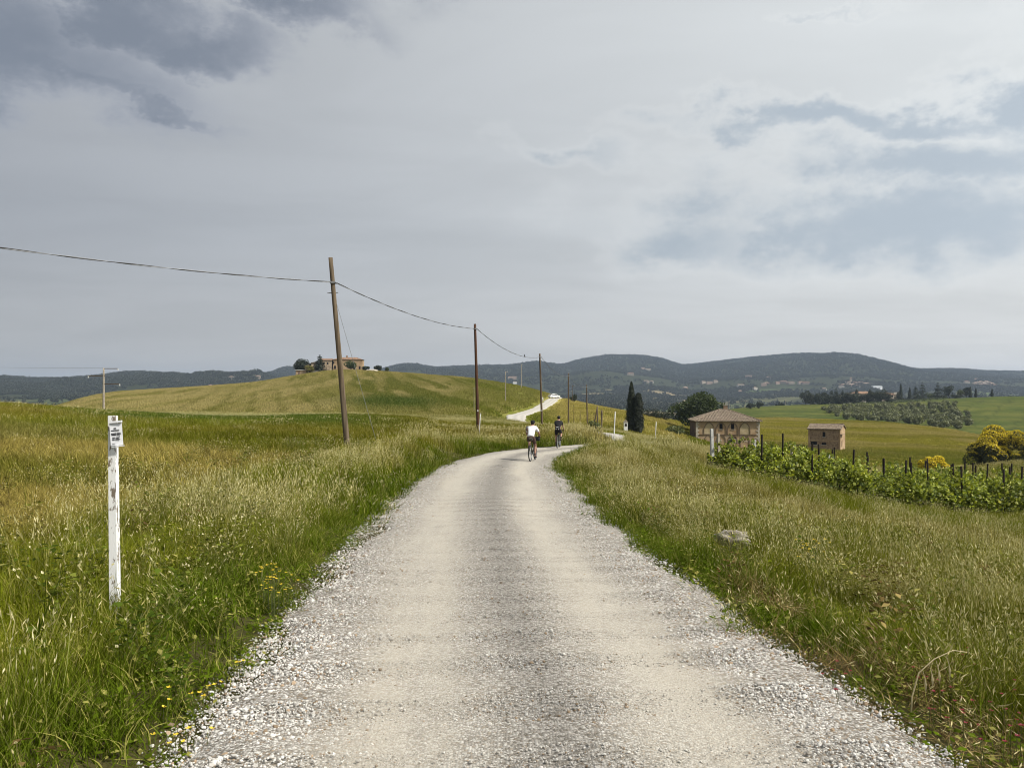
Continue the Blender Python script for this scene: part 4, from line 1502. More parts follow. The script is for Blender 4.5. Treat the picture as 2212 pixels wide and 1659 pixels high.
# ------------------------------------------------------------------ leaves, crowns, trees
def leaf_quads(P, Nrm, size, r, aspect=0.55, flat=0.5):
    """one rhombus leaf at every point; normals biased along Nrm."""
    n = len(P)
    nn = Nrm * flat + r.normal(0, 1, (n, 3)) * (1 - flat)
    nn /= np.linalg.norm(nn, axis=1)[:, None] + 1e-9
    a = r.normal(0, 1, (n, 3))
    a -= nn * (a * nn).sum(1)[:, None]
    a /= np.linalg.norm(a, axis=1)[:, None] + 1e-9
    b = np.cross(nn, a)
    s = (size * (0.6 + 0.8 * r.random(n)))[:, None]
    V = np.stack([P - a * s * .5, P + b * s * aspect * .5, P + a * s * .5, P - b * s * aspect * .5], 1).reshape(-1, 3)
    F = np.arange(4 * n).reshape(-1, 4)
    return V, F


def clump_points(cents, rads, n, r, squash=0.8, shell=0.55):
    w = np.array(rads) ** 2; w = w / w.sum()
    k_ = r.choice(len(cents), n, p=w)
    d = r.normal(0, 1, (n, 3)); d /= np.linalg.norm(d, axis=1)[:, None]
    q = (shell + (1 - shell) * r.random(n)) ** 0.7
    P = np.array(cents)[k_] + d * (np.array(rads)[k_] * q)[:, None] * np.array((1, 1, squash))
    return P, d


BARK = mat_plain('bark', (.045, .035, .026), .9, .4, 6)
L_OAK = leaf_mat('leaf_oak', (.018, .034, .007), (.070, .098, .020), .22)
L_DARK = leaf_mat('leaf_evergreen', (.010, .018, .007), (.034, .046, .016), .15)
L_CYP = leaf_mat('leaf_cypress', (.007, .013, .005), (.026, .036, .012), .10)
L_OLIVE = leaf_mat('leaf_olive', (.095, .108, .045), (.215, .228, .110), .25)
L_BUSH = leaf_mat('leaf_bush', (.035, .052, .012), (.105, .125, .030), .25)
L_YEL = leaf_mat('leaf_yellowgreen', (.12, .12, .02), (.26, .23, .045), .25)
L_VINE = leaf_mat('leaf_vine', (.070, .112, .008), (.42, .47, .06), .42, tip=(.70, .70, .24))
L_BROOM = leaf_mat('leaf_broom', (.016, .026, .007), (.065, .075, .018), .2)
BLOSSOM = leaf_mat('broom_blossom', (.50, .38, .010), (.80, .64, .03), .2)
RED = leaf_mat('vetch_red', (.13, .010, .016), (.30, .028, .04), .2)
YEL = leaf_mat('flower_yellow', (.65, .46, .02), (.85, .66, .06), .3)


def limbs(t, h0, cents, r0, r, base=(0, 0, 0), name='trunk'):
    b = MB()
    c = np.mean(cents, axis=0)
    top = Vector((c[0] * .5, c[1] * .5, h0))
    b.tube([(base[0], base[1], -.4), (base[0] * .8, base[1], h0 * .5), top], [r0 * 1.25, r0, r0 * .8], 8)
    for p in cents[:10]:
        p = Vector(p)
        m = top.lerp(p, .55) + Vector((0, 0, -.05 * (p - top).length))
        b.tube([top - Vector((0, 0, h0 * .1)), m, p], [r0 * .55, r0 * .35, r0 * .12], 6)
    b.build(name, BARK, t, smooth=True)


def broad_tree(label, loc, H, W, mat, n, leaf, seed, name='broadleaf_tree', trunk_h=0.28, group=None, flat=1.0, clumps=14, cat='tree', droop=0.0):
    r = np.random.default_rng(seed)
    t = thing(name, label, cat, loc, group=group)
    cz = H * (trunk_h + (1 - trunk_h) * .5); rz_ = H * (1 - trunk_h) * .5
    cents, rads = [], []
    for i in range(clumps):
        d = r.normal(0, 1, 3); d /= np.linalg.norm(d)
        q = .35 + .35 * r.random()
        cents.append((d[0] * W * .5 * q, d[1] * W * .5 * q * .9, cz + d[2] * rz_ * q))
        rads.append(W * .5 * (.30 + .22 * r.random()))
    P, Nn = clump_points(cents, rads, n, r, squash=min(1.0, 2 * rz_ / W * 1.1) * flat)
    P[:, 2] = np.maximum(P[:, 2], H * trunk_h * .6 + .25 * np.abs(r.normal(0, 1, n)))
    V, F = leaf_quads(P, Nn, leaf, r)
    limbs(t, H * (trunk_h + .12), cents, W * .028 + .05, r)
    link('crown', fast_mesh('crown', V, F), mat, t)
    return t


def conifer_tree(label, loc, H, W, mat, n, leaf, seed, name='conifer_tree', group=None, ragged=.35):
    r = np.random.default_rng(seed)
    t = thing(name, label, 'tree', loc, group=group)
    P, Nn = [], []
    tiers = 11
    cents = []
    for i in range(tiers):
        s = i / (tiers - 1)
        z = H * (.14 + .82 * s)
        rr = W * .5 * (1 - s) ** .8 * (1 + ragged * (r.random() - .5)) + .06 * W
        nb = 7
        for k_ in range(nb):
            an = 6.283 * (k_ / nb + r.random() * .1) + i
            L = rr * (.75 + .5 * r.random())
            m = max(6, int(n / tiers / nb * (1.4 - s)))
            q = r.random(m) ** .7
            c = np.stack([np.cos(an) * L * q, np.sin(an) * L * q, z - .12 * L * q + .1 * L * q * q], 1)
            c += r.normal(0, .10 * rr + .05, (m, 3)) * np.array((1, 1, .7))
            P.append(c)
            Nn.append(np.tile(np.array((math.cos(an) * .4, math.sin(an) * .4, .8)), (m, 1)))
            if k_ == 0:
                cents.append((math.cos(an) * L * .5, math.sin(an) * L * .5, z))
    P = np.concatenate(P); Nn = np.concatenate(Nn)
    V, F = leaf_quads(P, Nn, leaf, r)
    b = MB()
    b.tube([(0, 0, -.4), (0, 0, H * .5), (0, 0, H * .97)], [W * .035 + .05, W * .025 + .03, .02], 7)
    for c in cents:
        b.tube([(0, 0, c[2]), c], [.05, .02], 5)
    b.build('trunk', BARK, t)
    link('crown', fast_mesh('crown', V, F), mat, t)
    return t


def cypress_tree(label, loc, H, W, n, leaf, seed, blunt=0.0, group=None, name='cypress_tree', mat=None):
    r = np.random.default_rng(seed)
    t = thing(name, label, 'tree', loc, group=group)
    s = r.random(n)
    prof = np.minimum(1.0, (1 - s) ** (.62 - .35 * blunt) * 1.25) * np.minimum(1, .55 + s * 3.0)
    an = r.random(n) * 6.283
    lob = 1 + .10 * np.sin(an * 5 + s * 20) + .07 * np.sin(an * 3 - s * 31)
    q = (.55 + .45 * r.random(n)) * lob
    rad = W * .5 * prof * q
    P = np.stack([np.cos(an) * rad, np.sin(an) * rad, .02 * H + s * H * .98], 1)
    Nn = np.stack([np.cos(an), np.sin(an), np.full(n, .3)], 1)
    V, F = leaf_quads(P, Nn, leaf, r, aspect=.4, flat=.6)
    core = MB()
    m_ = 12
    core.tube([(0, 0, .05 * H), (0, 0, .25 * H), (0, 0, .6 * H), (0, 0, .93 * H)], [W * .30, W * .36, W * (.27 + .06 * blunt), W * .04], m_)
    MB().tube([(0, 0, -.4), (0, 0, H * .3)], [W * .09, W * .07], 8).build('trunk', BARK, t)
    cr = link('crown', fast_mesh('crown', V, F), mat or L_CYP, t)
    core.build('inner_boughs', mat or L_CYP, t)
    return t


# ---- cypresses and the little shrine below them
cypress_tree('tall pointed dark cypress, left of the close pair', at(1364, 150), 150 / FPX * 110, 2.35, 9000, .26, 11, group=None)
cypress_tree('shorter blunt topped dark cypress, right of the close pair', at(1379, 149), 149 / FPX * 89, 2.2, 8000, .26, 12, blunt=.9)
f = at(1351.5, 147)
t = thing('wayside_shrine', 'small whitewashed wayside shrine at the foot of the pointed cypress', 'shrine', f)
MB().box((0, 0, .8), (.7, .6, 2.2)).build('pillar', WHITE, t)
MB().prism([(-.45, 1.9), (.45, 1.9), (0, 2.3)], 'y', -.38, .38).build('roof', CONCRETE, t)
MB().prism([(-.2, 1.1), (.2, 1.1), (.2, 1.5), (0, 1.7), (-.2, 1.5)], 'y', -.33, -.305).build('niche', STAKE, t)

# ---- big oak behind the stone house
broad_tree('broad dark green oak rising behind the stone house', at(1510, 214), 214 / FPX * 92, 15.6, L_OAK, 15000, .62, 21, name='oak_tree', trunk_h=.16, clumps=24)

# ---- hilltop trees and bushes
m440 = 440 / FPX
broad_tree('dense dark evergreen tree at the left end of the hilltop farm', at(654, 440), 39 * m440, 42 * m440, L_DARK, 5000, .55, 31, name='evergreen_tree', trunk_h=.06, clumps=18)
conifer_tree('ragged dark conifer rising before the grey hilltop shed', at(691, 432), 37 * m440, 26 * m440, L_DARK, 4200, .5, 32)
broad_tree('rounded yellow green bush beside the white roofed hilltop shed', at(669, 428), 18 * m440, 24 * m440, L_YEL, 2600, .45, 33, name='bush', trunk_h=.02, cat='bush')
broad_tree('dark leafy tree growing against the hilltop farmhouse wall', at(758, 424), 21 * m440, 28 * m440, L_OAK, 2600, .45, 34, name='small_tree', trunk_h=.03)
broad_tree('low dark bush at the right corner of the hilltop farmhouse', at(791, 424), 11 * m440, 20 * m440, L_DARK, 2200, .42, 35, name='bush', trunk_h=.02, cat='bush')
broad_tree('small round dark tree alone on the hill crest beside the farm', at(816, 440), 15 * m440, 20 * m440, L_DARK, 2200, .42, 36, name='small_tree', trunk_h=.12)
broad_tree('smallest round tree at the right end of the hill crest', at(836, 445), 13 * m440, 11 * m440, L_OAK, 1600, .40, 37, name='small_tree', trunk_h=.18)
broad_tree('low dark bush at the foot of the corn hill', at(900, 106), 1.25, 2.5, L_BUSH, 2200, .13, 38, name='bush', trunk_h=.02, cat='bush', clumps=10)
broad_tree('small dark bush where the upper road meets the crest', at(1240, 266), 2.6, 3.6, L_DARK, 900, .35, 39, name='bush', trunk_h=.02, cat='bush')
broad_tree('scrubby bush growing around the braced stump', at(1284, 109), 2.2, 2.6, L_BUSH, 1200, .2, 40, name='bush', trunk_h=.02, cat='bush')
broad_tree('low bush in the hollow left of the stone house', at(1462, 182), 2.4, 5.0, L_BUSH, 1500, .3, 41, name='bush', trunk_h=.02, cat='bush')
for k_, (u, D, H, W) in enumerate(((1404, 236, 3.0, 6.5), (1420, 238, 2.6, 5.0), (1437, 240, 3.2, 5.5), (1622, 560, 4.5, 7.0), (1640, 565, 5.5, 6.0))):
    broad_tree(('dark hedge bush on the golden crest behind the cypresses', 'low hedge bush between two others on the golden crest', 'rounded hedge bush on the golden crest nearest the oak', 'low scrub on the green field edge above the stone house', 'taller scrub at the green field edge right of the stone house roof')[k_],
               at(u, D), H, W, L_DARK, 900, .02 + D * .0012, 50 + k_, name='bush', trunk_h=.02, cat='bush')


# ---- yellow broom
def broom(label, loc, H, W, n, seed, name='broom_bush', dep=.8, bloom=.5):
    r = np.random.default_rng(seed)
    t = thing(name, label, 'bush', loc)
    cents, rads = [], []
    for i in range(34):
        x = (r.random() - .5) * W * .86
        hh = H * (1 - (abs(x) / (W * .56)) ** 2.2)
        z = hh * (.12 + .72 * r.random())
        cents.append((x, (r.random() - .5) * W * dep * .6, z)); rads.append(min(W, H) * (.16 + .12 * r.random()))
    P, Nn = clump_points(cents, rads, n, r, .9)
    P[:, 2] = np.maximum(P[:, 2], .05)
    V, F = leaf_quads(P, Nn, .20, r, aspect=.4, flat=.3)
    limbs(t, H * .12, [c for c in cents if abs(c[0]) < W * .25], .05, r, name='stems')
    link('foliage', fast_mesh('foliage', V, F), L_BROOM, t)
    P, Nn = clump_points(cents, [q * 1.08 for q in rads], int(n * bloom * 2.4), r, .9, shell=.86)
    hi = (P[:, 2] / H + .28 * Nn[:, 2] + .16 * Nn[:, 0] + r.normal(0, .10, len(P)) + .35 * (fbm(P[:, 0] / .7, P[:, 2] / .6, 7, 2) - .5)) > (.98 - bloom * .75)
    P, Nn = P[hi], Nn[hi]
    V, F = leaf_quads(P, Nn, .12, r, aspect=.8, flat=.3)
    link('blossom', fast_mesh('blossom', V, F), BLOSSOM, t)
    return t


def on_sight(u, v, D, h=0):
    """ground-standing point at bearing u, distance D (row v only documents where it shows)."""
    return at(u, D)


broom('large broom bush with yellow blossom over dark stems at the field edge', at(2182, 95), 4.5, 9.8, 30000, 61, bloom=.57)
broom('small bright yellow broom bush in full bloom in the meadow', at(2017, 92), 2.3, 3.6, 8000, 62, bloom=1.05)


# ------------------------------------------------------------------ vineyard
def vine_proto(seed):
    r = np.random.default_rng(seed)
    t = thing('grapevine', 'leafy green grapevine trained along the staked vineyard rows', 'vine', (0, 0, -50), group='grapevines in the vineyard rows')
    n = 640
    x = (r.random(n) - .5) * 1.15
    z = .40 + .85 * r.random(n) ** .8
    z *= 1 + .28 * np.sin(x * 4.2 + seed * 1.7)
    y = r.normal(0, .20, n) * (1.1 - .3 * np.abs(z - 1.0))
    P = np.stack([x, y, z], 1)
    m = 70   # shoots that stick out at the top and sides
    sx = (r.random(9) - .5) * 1.1
    kk = r.integers(0, 9, m)
    up = r.random(m)
    P2 = np.stack([sx[kk] + .18 * np.sin(kk * 2.1) * up, .22 * np.cos(kk * 3.3) * up, 1.42 + up * (.10 + .16 * (kk % 3))], 1)
    P3 = np.stack([(r.random(160) - .5) * 1.1, r.normal(0, .22, 160), .05 + .5 * r.random(160)], 1)
    P = np.concatenate([P, P2, P3])
    Nn = np.tile(np.array((0, -.35, .8)), (len(P), 1))
    V, F = leaf_quads(P, Nn, .135, r, aspect=.95, flat=.42)
    link('foliage', fast_mesh('foliage', V, F), L_VINE, t)
    b = MB()
    b.tube([(0, 0, -.2), (.03, .02, .35), (-.02, 0, .72)], [.035, .03, .025], 6)
    b.tube([(-.02, 0, .72), (.3, 0, .78), (.56, 0, .76)], [.02, .017, .012], 5)
    b.tube([(-.02, 0, .72), (-.3, 0, .79), (-.56, 0, .77)], [.02, .017, .012], 5)
    b.build('trunk', BARK, t)
    return t


def build_vineyard():
    rr = random.Random(8)
    protos = [vine_proto(s) for s in (1, 2, 3, 4)]
    used = [False] * 4
    starts = [(10.3, 38.0), (11.3, 40.5), (14.0, 43.0), (17.0, 45.5), (20.2, 48.0), (23.4, 50.5)]
    VINE_D = np.array((0.997, -0.075))
    ang = math.atan2(VINE_D[1], VINE_D[0])
    stake = thing('vineyard_stake', 'dark wooden stake standing among the grapevine rows', 'stake', (0, 0, -50), group='dark stakes of the vineyard')
    MB().tube([(0, 0, -.4), (0, 0, 1.0), (.01, 0, 2.3)], [.055, .05, .048], 7).build('pole', STAKE, stake)
    MB().tube([(.01, -.055, 1.75), (.01, .055, 1.75)], .01, 5).build('wire_hook', STEEL, stake)
    sused = False
    ORD = ('front', 'second', 'third', 'fourth', 'fifth', 'rearmost')
    for k_ in range(6):
        vl = 'leafy grapevine in the %s row of the vineyard%s' % (ORD[k_], ' beside the meadow' if k_ == 0 else ', counted from the meadow' if k_ < 5 else '')
        sl = 'dark wooden stake in the %s row of the vineyard%s' % (ORD[k_], ' beside the meadow' if k_ == 0 else ', counted from the meadow' if k_ < 5 else '')
        A = np.array(starts[k_])
        s = -.05
        while s < 22:
            p = A + VINE_D * s
            if p[0] / p[1] > .84:
                break
            if s > 1 and rr.random() < .05:
                s += .95
                continue
            g = gz(p[0], p[1])
            i = rr.randrange(4)
            sc = rr.uniform(.74, 1.26) * (1.0 if s > 1.5 else .9)
            q = Vector((p[0] + rr.uniform(-.06, .06), p[1] + rr.uniform(-.06, .06), g))
            a2 = ang + rr.uniform(-.1, .1) + (math.pi if rr.random() < .5 else 0)
            if not used[i]:
                used[i] = True
                protos[i].location = q; protos[i].rotation_euler = (0, 0, a2); protos[i].scale = (1, 1, sc); protos[i]['label'] = vl
            else:
                dup(protos[i], q, a2, (1, 1, sc), vl)
            s += .95
        s = 2.0 + (k_ % 3) * .9
        while s < 22:
            p = A + VINE_D * s
            if p[0] / p[1] > .84:
                break
            q = Vector((p[0], p[1], gz(p[0], p[1])))
            hsc = rr.uniform(.92, 1.10)
            if not sused:
                sused = True
                stake.location = q; stake['label'] = sl
            else:
                o = dup(stake, q, rr.uniform(0, 6), (1, 1, hsc), sl)
                o.rotation_euler = (rr.uniform(-.04, .04), rr.uniform(-.04, .04), rr.uniform(0, 6))
            s += rr.choice((1.9, 2.4, 2.8))
        # pale concrete end post of the row
        if k_ < 5:
            p = A - VINE_D * .4
            o = thing('vineyard_end_post', ('thick pale concrete end post of the front vine row', 'pale concrete end post of the second vine row', 'pale concrete end post of the third vine row', 'pale concrete end post of the fourth vine row', 'pale concrete end post of the fifth vine row')[k_],
                      'post', Vector((p[0], p[1], gz(p[0], p[1]))), group='pale end posts of the vine rows')
            h = 2.05 if k_ == 0 else 1.8
            MB().box((0, 0, h / 2 - .2), (.17, .17, h + .4), taper=.72, rz=.3, ry=-.03).build('shaft', CONCRETE if k_ % 2 else mat_plain('pale_concrete', (.42, .42, .40), .9, .25, 8), o)
            MB().tube([(-.12, 0, h * .8), (.12, 0, h * .8)], .012, 5).build('wire_bolt', STEEL, o)


build_vineyard()

# ------------------------------------------------------------------ olive grove on the far slope
def build_olives():
    r = np.random.default_rng(77)
    protos = []
    for s in range(3):
        t = thing('olive_tree', 'round grey green olive tree in the grove on the far slope', 'tree', (0, 0, -60), group='olive trees of the far grove')
        cents = [(r.normal(0, .7), r.normal(0, .7), 1.75 + r.normal(0, .40)) for _ in range(8)]
        rads = [1.1 + .5 * r.random() for _ in range(8)]
        P, Nn = clump_points(cents, rads, 700, r, .85)
        V, F = leaf_quads(P, Nn, .60, r, aspect=.75)
        link('crown', fast_mesh('crown', V, F), L_OLIVE, t)
        limbs(t, 1.3, cents, .16, r)
        protos.append(t)
    used = [False] * 3
    cnt = 0
    rows = 14
    for j in range(rows):
        D = 352 + j * 14.5
        ua = np.interp(D, [352, 395, 430, 470, 520, 600], [2040, 1925, 1840, 1800, 1780, 1800])
        ub = np.interp(D, [352, 395, 430, 470, 520, 600], [2085, 2100, 2098, 2088, 2066, 2050])
        x0 = (ua - CU) / FPX * D; x1 = (ub - CU) / FPX * D
        x = x0 + (j % 2) * 3.0
        while x < x1:
            xx = x + r.normal(0, .6); yy = D + r.normal(0, .8)
            i = int(r.integers(0, 3))
            sc = .85 + .45 * r.random()
            q = Vector((xx, yy, gz(xx, yy) - .1))
            ol = 'round grey green olive tree ' + ('at the lower edge of the far grove' if j < 4 else 'inside the far olive grove' if j < rows - 1 else 'in the top row of the far olive grove')
            if not used[i]:
                used[i] = True
                protos[i].location = q; protos[i].scale = (sc,) * 3; protos[i]['label'] = ol
            else:
                dup(protos[i], q, r.random() * 6.28, sc, ol)
            cnt += 1
            x += 6.2
    return cnt


N_OLIVE = build_olives()


# rows of young vines above the grove, each row a low hedge
def vine_rows_far():
    r = np.random.default_rng(78)
    k_ = 0
    for j in range(11):
        s0 = j / 10
        a = at(1905 + 150 * s0, 640 + 10 * s0); b = at(1828 + 150 * s0, 600 - 6 * s0)
        n = 260
        q = r.random(n)
        x = a.x + (b.x - a.x) * q; y = a.y + (b.y - a.y) * q
        z = ground_z(x, y)
        P = np.stack([x + r.normal(0, .35, n), y + r.normal(0, .35, n), z + .3 + 1.3 * r.random(n)], 1)
        org = np.array(a)
        V, F = leaf_quads(P - org, np.tile(np.array((0, -.3, .9)), (n, 1)), .7, r)
        t = thing('far_vine_row', 'low green vine row running up the slope above the olive grove', 'vine row', a, group='vine rows above the olive grove')
        link('foliage', fast_mesh('foliage', V, F), L_BUSH, t)
        st = MB()
        for q_ in np.linspace(.05, .95, 6):
            p = a.lerp(b, q_); p.z = gz(p.x, p.y)
            p -= a
            st.tube([p - Vector((0, 0, .3)), p + Vector((0, 0, 1.5))], .06, 5)
        st.build('stakes', STAKE, t)


vine_rows_far()

# ------------------------------------------------------------------ the tree belt and villa on the right horizon
m7 = 645 / FPX
belt = [  # u, height px, width px, kind, label
    (1741, 28, 24, 'b', 'dark spreading tree at the left end of the villa tree belt'), (1760, 22, 18, 'b', 'rounded dark tree next to the left end of the villa belt'),
    (1781, 25, 16, 'b', 'round dark tree in the villa belt, third from its open end'), (1797, 24, 20, 'c', 'dark pointed conifer in the left half of the villa belt'),
    (1806, 27, 16, 'c', 'taller dark conifer in the left half of the villa belt'), (1820, 24, 18, 'c', 'broad dark conifer before the gap left of the villa'),
    (1837, 22, 26, 'b', 'broad dark tree in front of the villa, left side'), (1850, 25, 14, 'y', 'slim dark cypress rising before the orange villa roof'),
    (1862, 22, 24, 'b', 'broad dark tree in front of the middle of the villa'), (1879, 24, 14, 'y', 'slim dark cypress before the right part of the villa roof'),
    (1893, 22, 26, 'b', 'broad dark tree before the right end of the villa'), (1910, 22, 20, 'b', 'dark rounded tree hiding the villa corner'),
    (1940, 18, 14, 'c', 'small dark conifer just right of the villa'), (1946, 33, 8, 'y', 'tall thin cypress standing alone right of the villa'),
    (1965, 25, 8, 'y', 'shorter thin cypress beyond the tall lone one'), (1978, 27, 16, 'c', 'pointed conifer left of the tallest one on the ridge'),
    (1992, 32, 20, 'c', 'tallest broad conifer on the green ridge'), (2014, 13, 26, 'l', 'low pale green bush between conifers on the ridge'),
    (2026, 30, 18, 'c', 'dark conifer standing beside the broad oak on the ridge'), (2051, 25, 28, 'b', 'broad dark oak on the green ridge right of the conifers'),
    (2076, 16, 22, 'l', 'low pale green bush at the right of the broad oak'), (2088, 23, 14, 'b', 'small dark tree near the end of the ridge trees'),
    (2096, 20, 8, 'y', 'thin dark cypress at the end of the ridge trees'), (2108, 17, 6, 'y', 'tiny cypress standing apart on the ridge'), (2143, 14, 6, 'y', 'farthest tiny cypress alone on the right ridge'),
]
for k_, (u, hp, wp, kd, lab) in enumerate(belt):
    hp *= 1.22; wp *= 1.15
    D = 632 + (k_ % 4) * 4 if u < 1930 else 655 + (k_ % 3) * 4
    loc = at(u, D)
    if kd == 'b':
        broad_tree(lab, loc, hp * m7, wp * m7, L_DARK, 1500, .75, 200 + k_, name='belt_tree', trunk_h=.05, clumps=12)
    elif kd == 'l':
        broad_tree(lab, loc, hp * m7, wp * m7, L_BUSH, 1200, .7, 200 + k_, name='bush', trunk_h=.02, cat='bush')
    elif kd == 'c':
        conifer_tree(lab, loc, hp * m7, wp * m7, L_DARK, 1500, .75, 200 + k_)
    else:
        cypress_tree(lab, loc, hp * m7, wp * m7, 900, .7, 200 + k_)
for k_, (u, hp, wp) in enumerate(((1750, 27, 24), (1771, 25, 24), (1789, 27, 22), (1812, 26, 24), (1829, 25, 24), (1846, 24, 26), (1871, 25, 26), (1885, 24, 26), (1902, 25, 26), (1917, 22, 22))):
    broad_tree('dark rounded tree closing the gaps of the villa tree belt', at(u, 622), hp * m7, wp * m7, L_DARK, 1300, .75, 280 + k_, name='belt_tree', trunk_h=.02, clumps=12, group='filling trees of the villa belt')
for k_, (u, w) in enumerate(((1775, 34), (1815, 30), (1850, 36), (1885, 34), (1925, 30), (1960, 34), (1995, 30), (2035, 30), (2065, 28))):
    broad_tree('low dark hedge shrub at the foot of the ridge tree belt', at(u, 624 if u < 1930 else 648), 8.5 * m7, w * m7, L_DARK, 900, .7, 240 + k_, name='hedge_shrub', trunk_h=.01, cat='bush', group='hedge shrubs under the tree belt')

# ------------------------------------------------------------------ buildings
STONE = mat_plain('rubble_wall', (.24, .175, .115), .92, col2=(.50, .40, .28), scale=1.3, bump=.04)
PLASTER = mat_plain('old_plaster', (.29, .19, .105), .92, col2=(.48, .35, .215), scale=.55, bump=.02)
BRICKW = mat_plain('old_brick', (.19, .12, .075), .92, col2=(.38, .275, .18), scale=2.2, bump=.02)
TILE = mat_plain('roof_tile', (.085, .058, .038), .9, col2=(.34, .275, .205), scale=2.6)
ARCHM = mat_plain('arch_brick', (.10, .068, .040), .92, col2=(.21, .155, .10), scale=2.2)
TILE_O = mat_plain('orange_roof_tile', (.15, .088, .056), .9, col2=(.29, .185, .12), scale=.8)
DARKIN = mat_plain('dark_interior', (.012, .010, .009), .95, .3, 3)
PALEST = mat_plain('pale_quoin', (.34, .29, .22), .9, col2=(.58, .53, .445), scale=3)
BOARD = mat_plain('weathered_side_wall', (.085, .055, .038), .9, col2=(.24, .165, .115), scale=1.2, stretch=(6, 6, .35))
GREYROOF = mat_plain('grey_sheet_roof', (.30, .32, .33), .6, .15, .5)
WALLS_FAR = [mat_plain('far_plaster_a', (.31, .265, .21), .9, .15, .3), mat_plain('far_plaster_b', (.40, .37, .32), .9, .15, .3), mat_plain('far_plaster_c', (.30, .225, .18), .9, .15, .3)]
ROOF_FAR = [mat_plain('far_roof_a', (.24, .14, .10), .9, .2, .3), mat_plain('far_roof_b', (.28, .20, .15), .9, .2, .3)]


def arch_outline(w, h, spring, n=7):
    """pointed arch, base centred on 0, in (x, z)."""
    pts = [(-w / 2, 0), (-w / 2, spring)]
    rad = w * .98
    for i in range(1, n + 1):
        s = i / n
        a = math.acos(max(-1, min(1, (rad - w / 2) / rad))) * s
        x = w / 2 - rad + rad * math.cos(a)      # right-hand arc
        z = rad * math.sin(a)
        pts.append((-x, spring + z * (h - spring) / (rad * math.sin(math.acos((rad - w / 2) / rad)))))
    right = [(-x, z) for (x, z) in reversed(pts[:-1])]
    return pts + right


def arch_frame(b, cx, z0, w, h, spring, thick, y0, y1):
    o = arch_outline(w + 2 * thick, h + thick * 1.2, spring)
    i_ = arch_outline(w, h, spring)
    n = len(o)
    V = []
    for y in (y0, y1):
        V += [(cx + p[0], y, z0 + p[1]) for p in o] + [(cx + p[0], y, z0 + p[1]) for p in i_]
    F = []
    for k_ in range(n - 1):
        F.append((k_, k_ + 1, n + k_ + 1, n + k_))
        F.append((2 * n + k_ + 1, 2 * n + k_, 3 * n + k_, 3 * n + k_ + 1))
        F.append((k_ + 1, k_, 2 * n + k_, 2 * n + k_ + 1))
        F.append((n + k_, n + k_ + 1, 3 * n + k_ + 1, 3 * n + k_))
    b.add(V, F)


def wall_with_holes(W, z0, z1, holes, y, name, mat, t, depth=.35):
    """front wall (facing -y) as strips round rectangular holes (x0,x1,z0,z1)."""
    xs = sorted({-W / 2, W / 2, *[h[0] for h in holes], *[h[1] for h in holes]})
    zs = sorted({z0, z1, *[h[2] for h in holes], *[h[3] for h in holes]})
    b = MB()
    for i in range(len(xs) - 1):
        for j in range(len(zs) - 1):
            cx, cz = (xs[i] + xs[i + 1]) / 2, (zs[j] + zs[j + 1]) / 2
            if any(h[0] < cx < h[1] and h[2] < cz < h[3] for h in holes):
                continue
            b.add([(xs[i], y, zs[j]), (xs[i + 1], y, zs[j]), (xs[i + 1], y, zs[j + 1]), (xs[i], y, zs[j + 1])], [(0, 1, 2, 3)])
    for h in holes:
        a0, a1, b0, b1 = h
        P = [(a0, b0), (a1, b0), (a1, b1), (a0, b1)]
        for k_ in range(4):
            p, q = P[k_], P[(k_ + 1) % 4]
            b.add([(p[0], y, p[1]), (q[0], y, q[1]), (q[0], y + depth, q[1]), (p[0], y + depth, p[1])], [(0, 1, 2, 3)])
    return b.build(name, mat, t)


def tile_ribs(b, p0, p1, q0, q1, n, rad):
    """half-round tile courses from eave line p0-p1 up to ridge line q0-q1."""
    p0, p1, q0, q1 = map(Vector, (p0, p1, q0, q1))
    for i in range(n):
        s = (i + .5) / n
        a = p0.lerp(p1, s); c = q0.lerp(q1, s)
        m = max(2, int((c - a).length / .9))
        for k_ in range(m):
            s0, s1 = k_ / m, min(1.0, (k_ + 1.12) / m)
            b.tube([a.lerp(c, s0) + Vector((0, 0, .045)), a.lerp(c, s1) + Vector((0, 0, .02))], [rad, rad * .8], 5, cap=True)


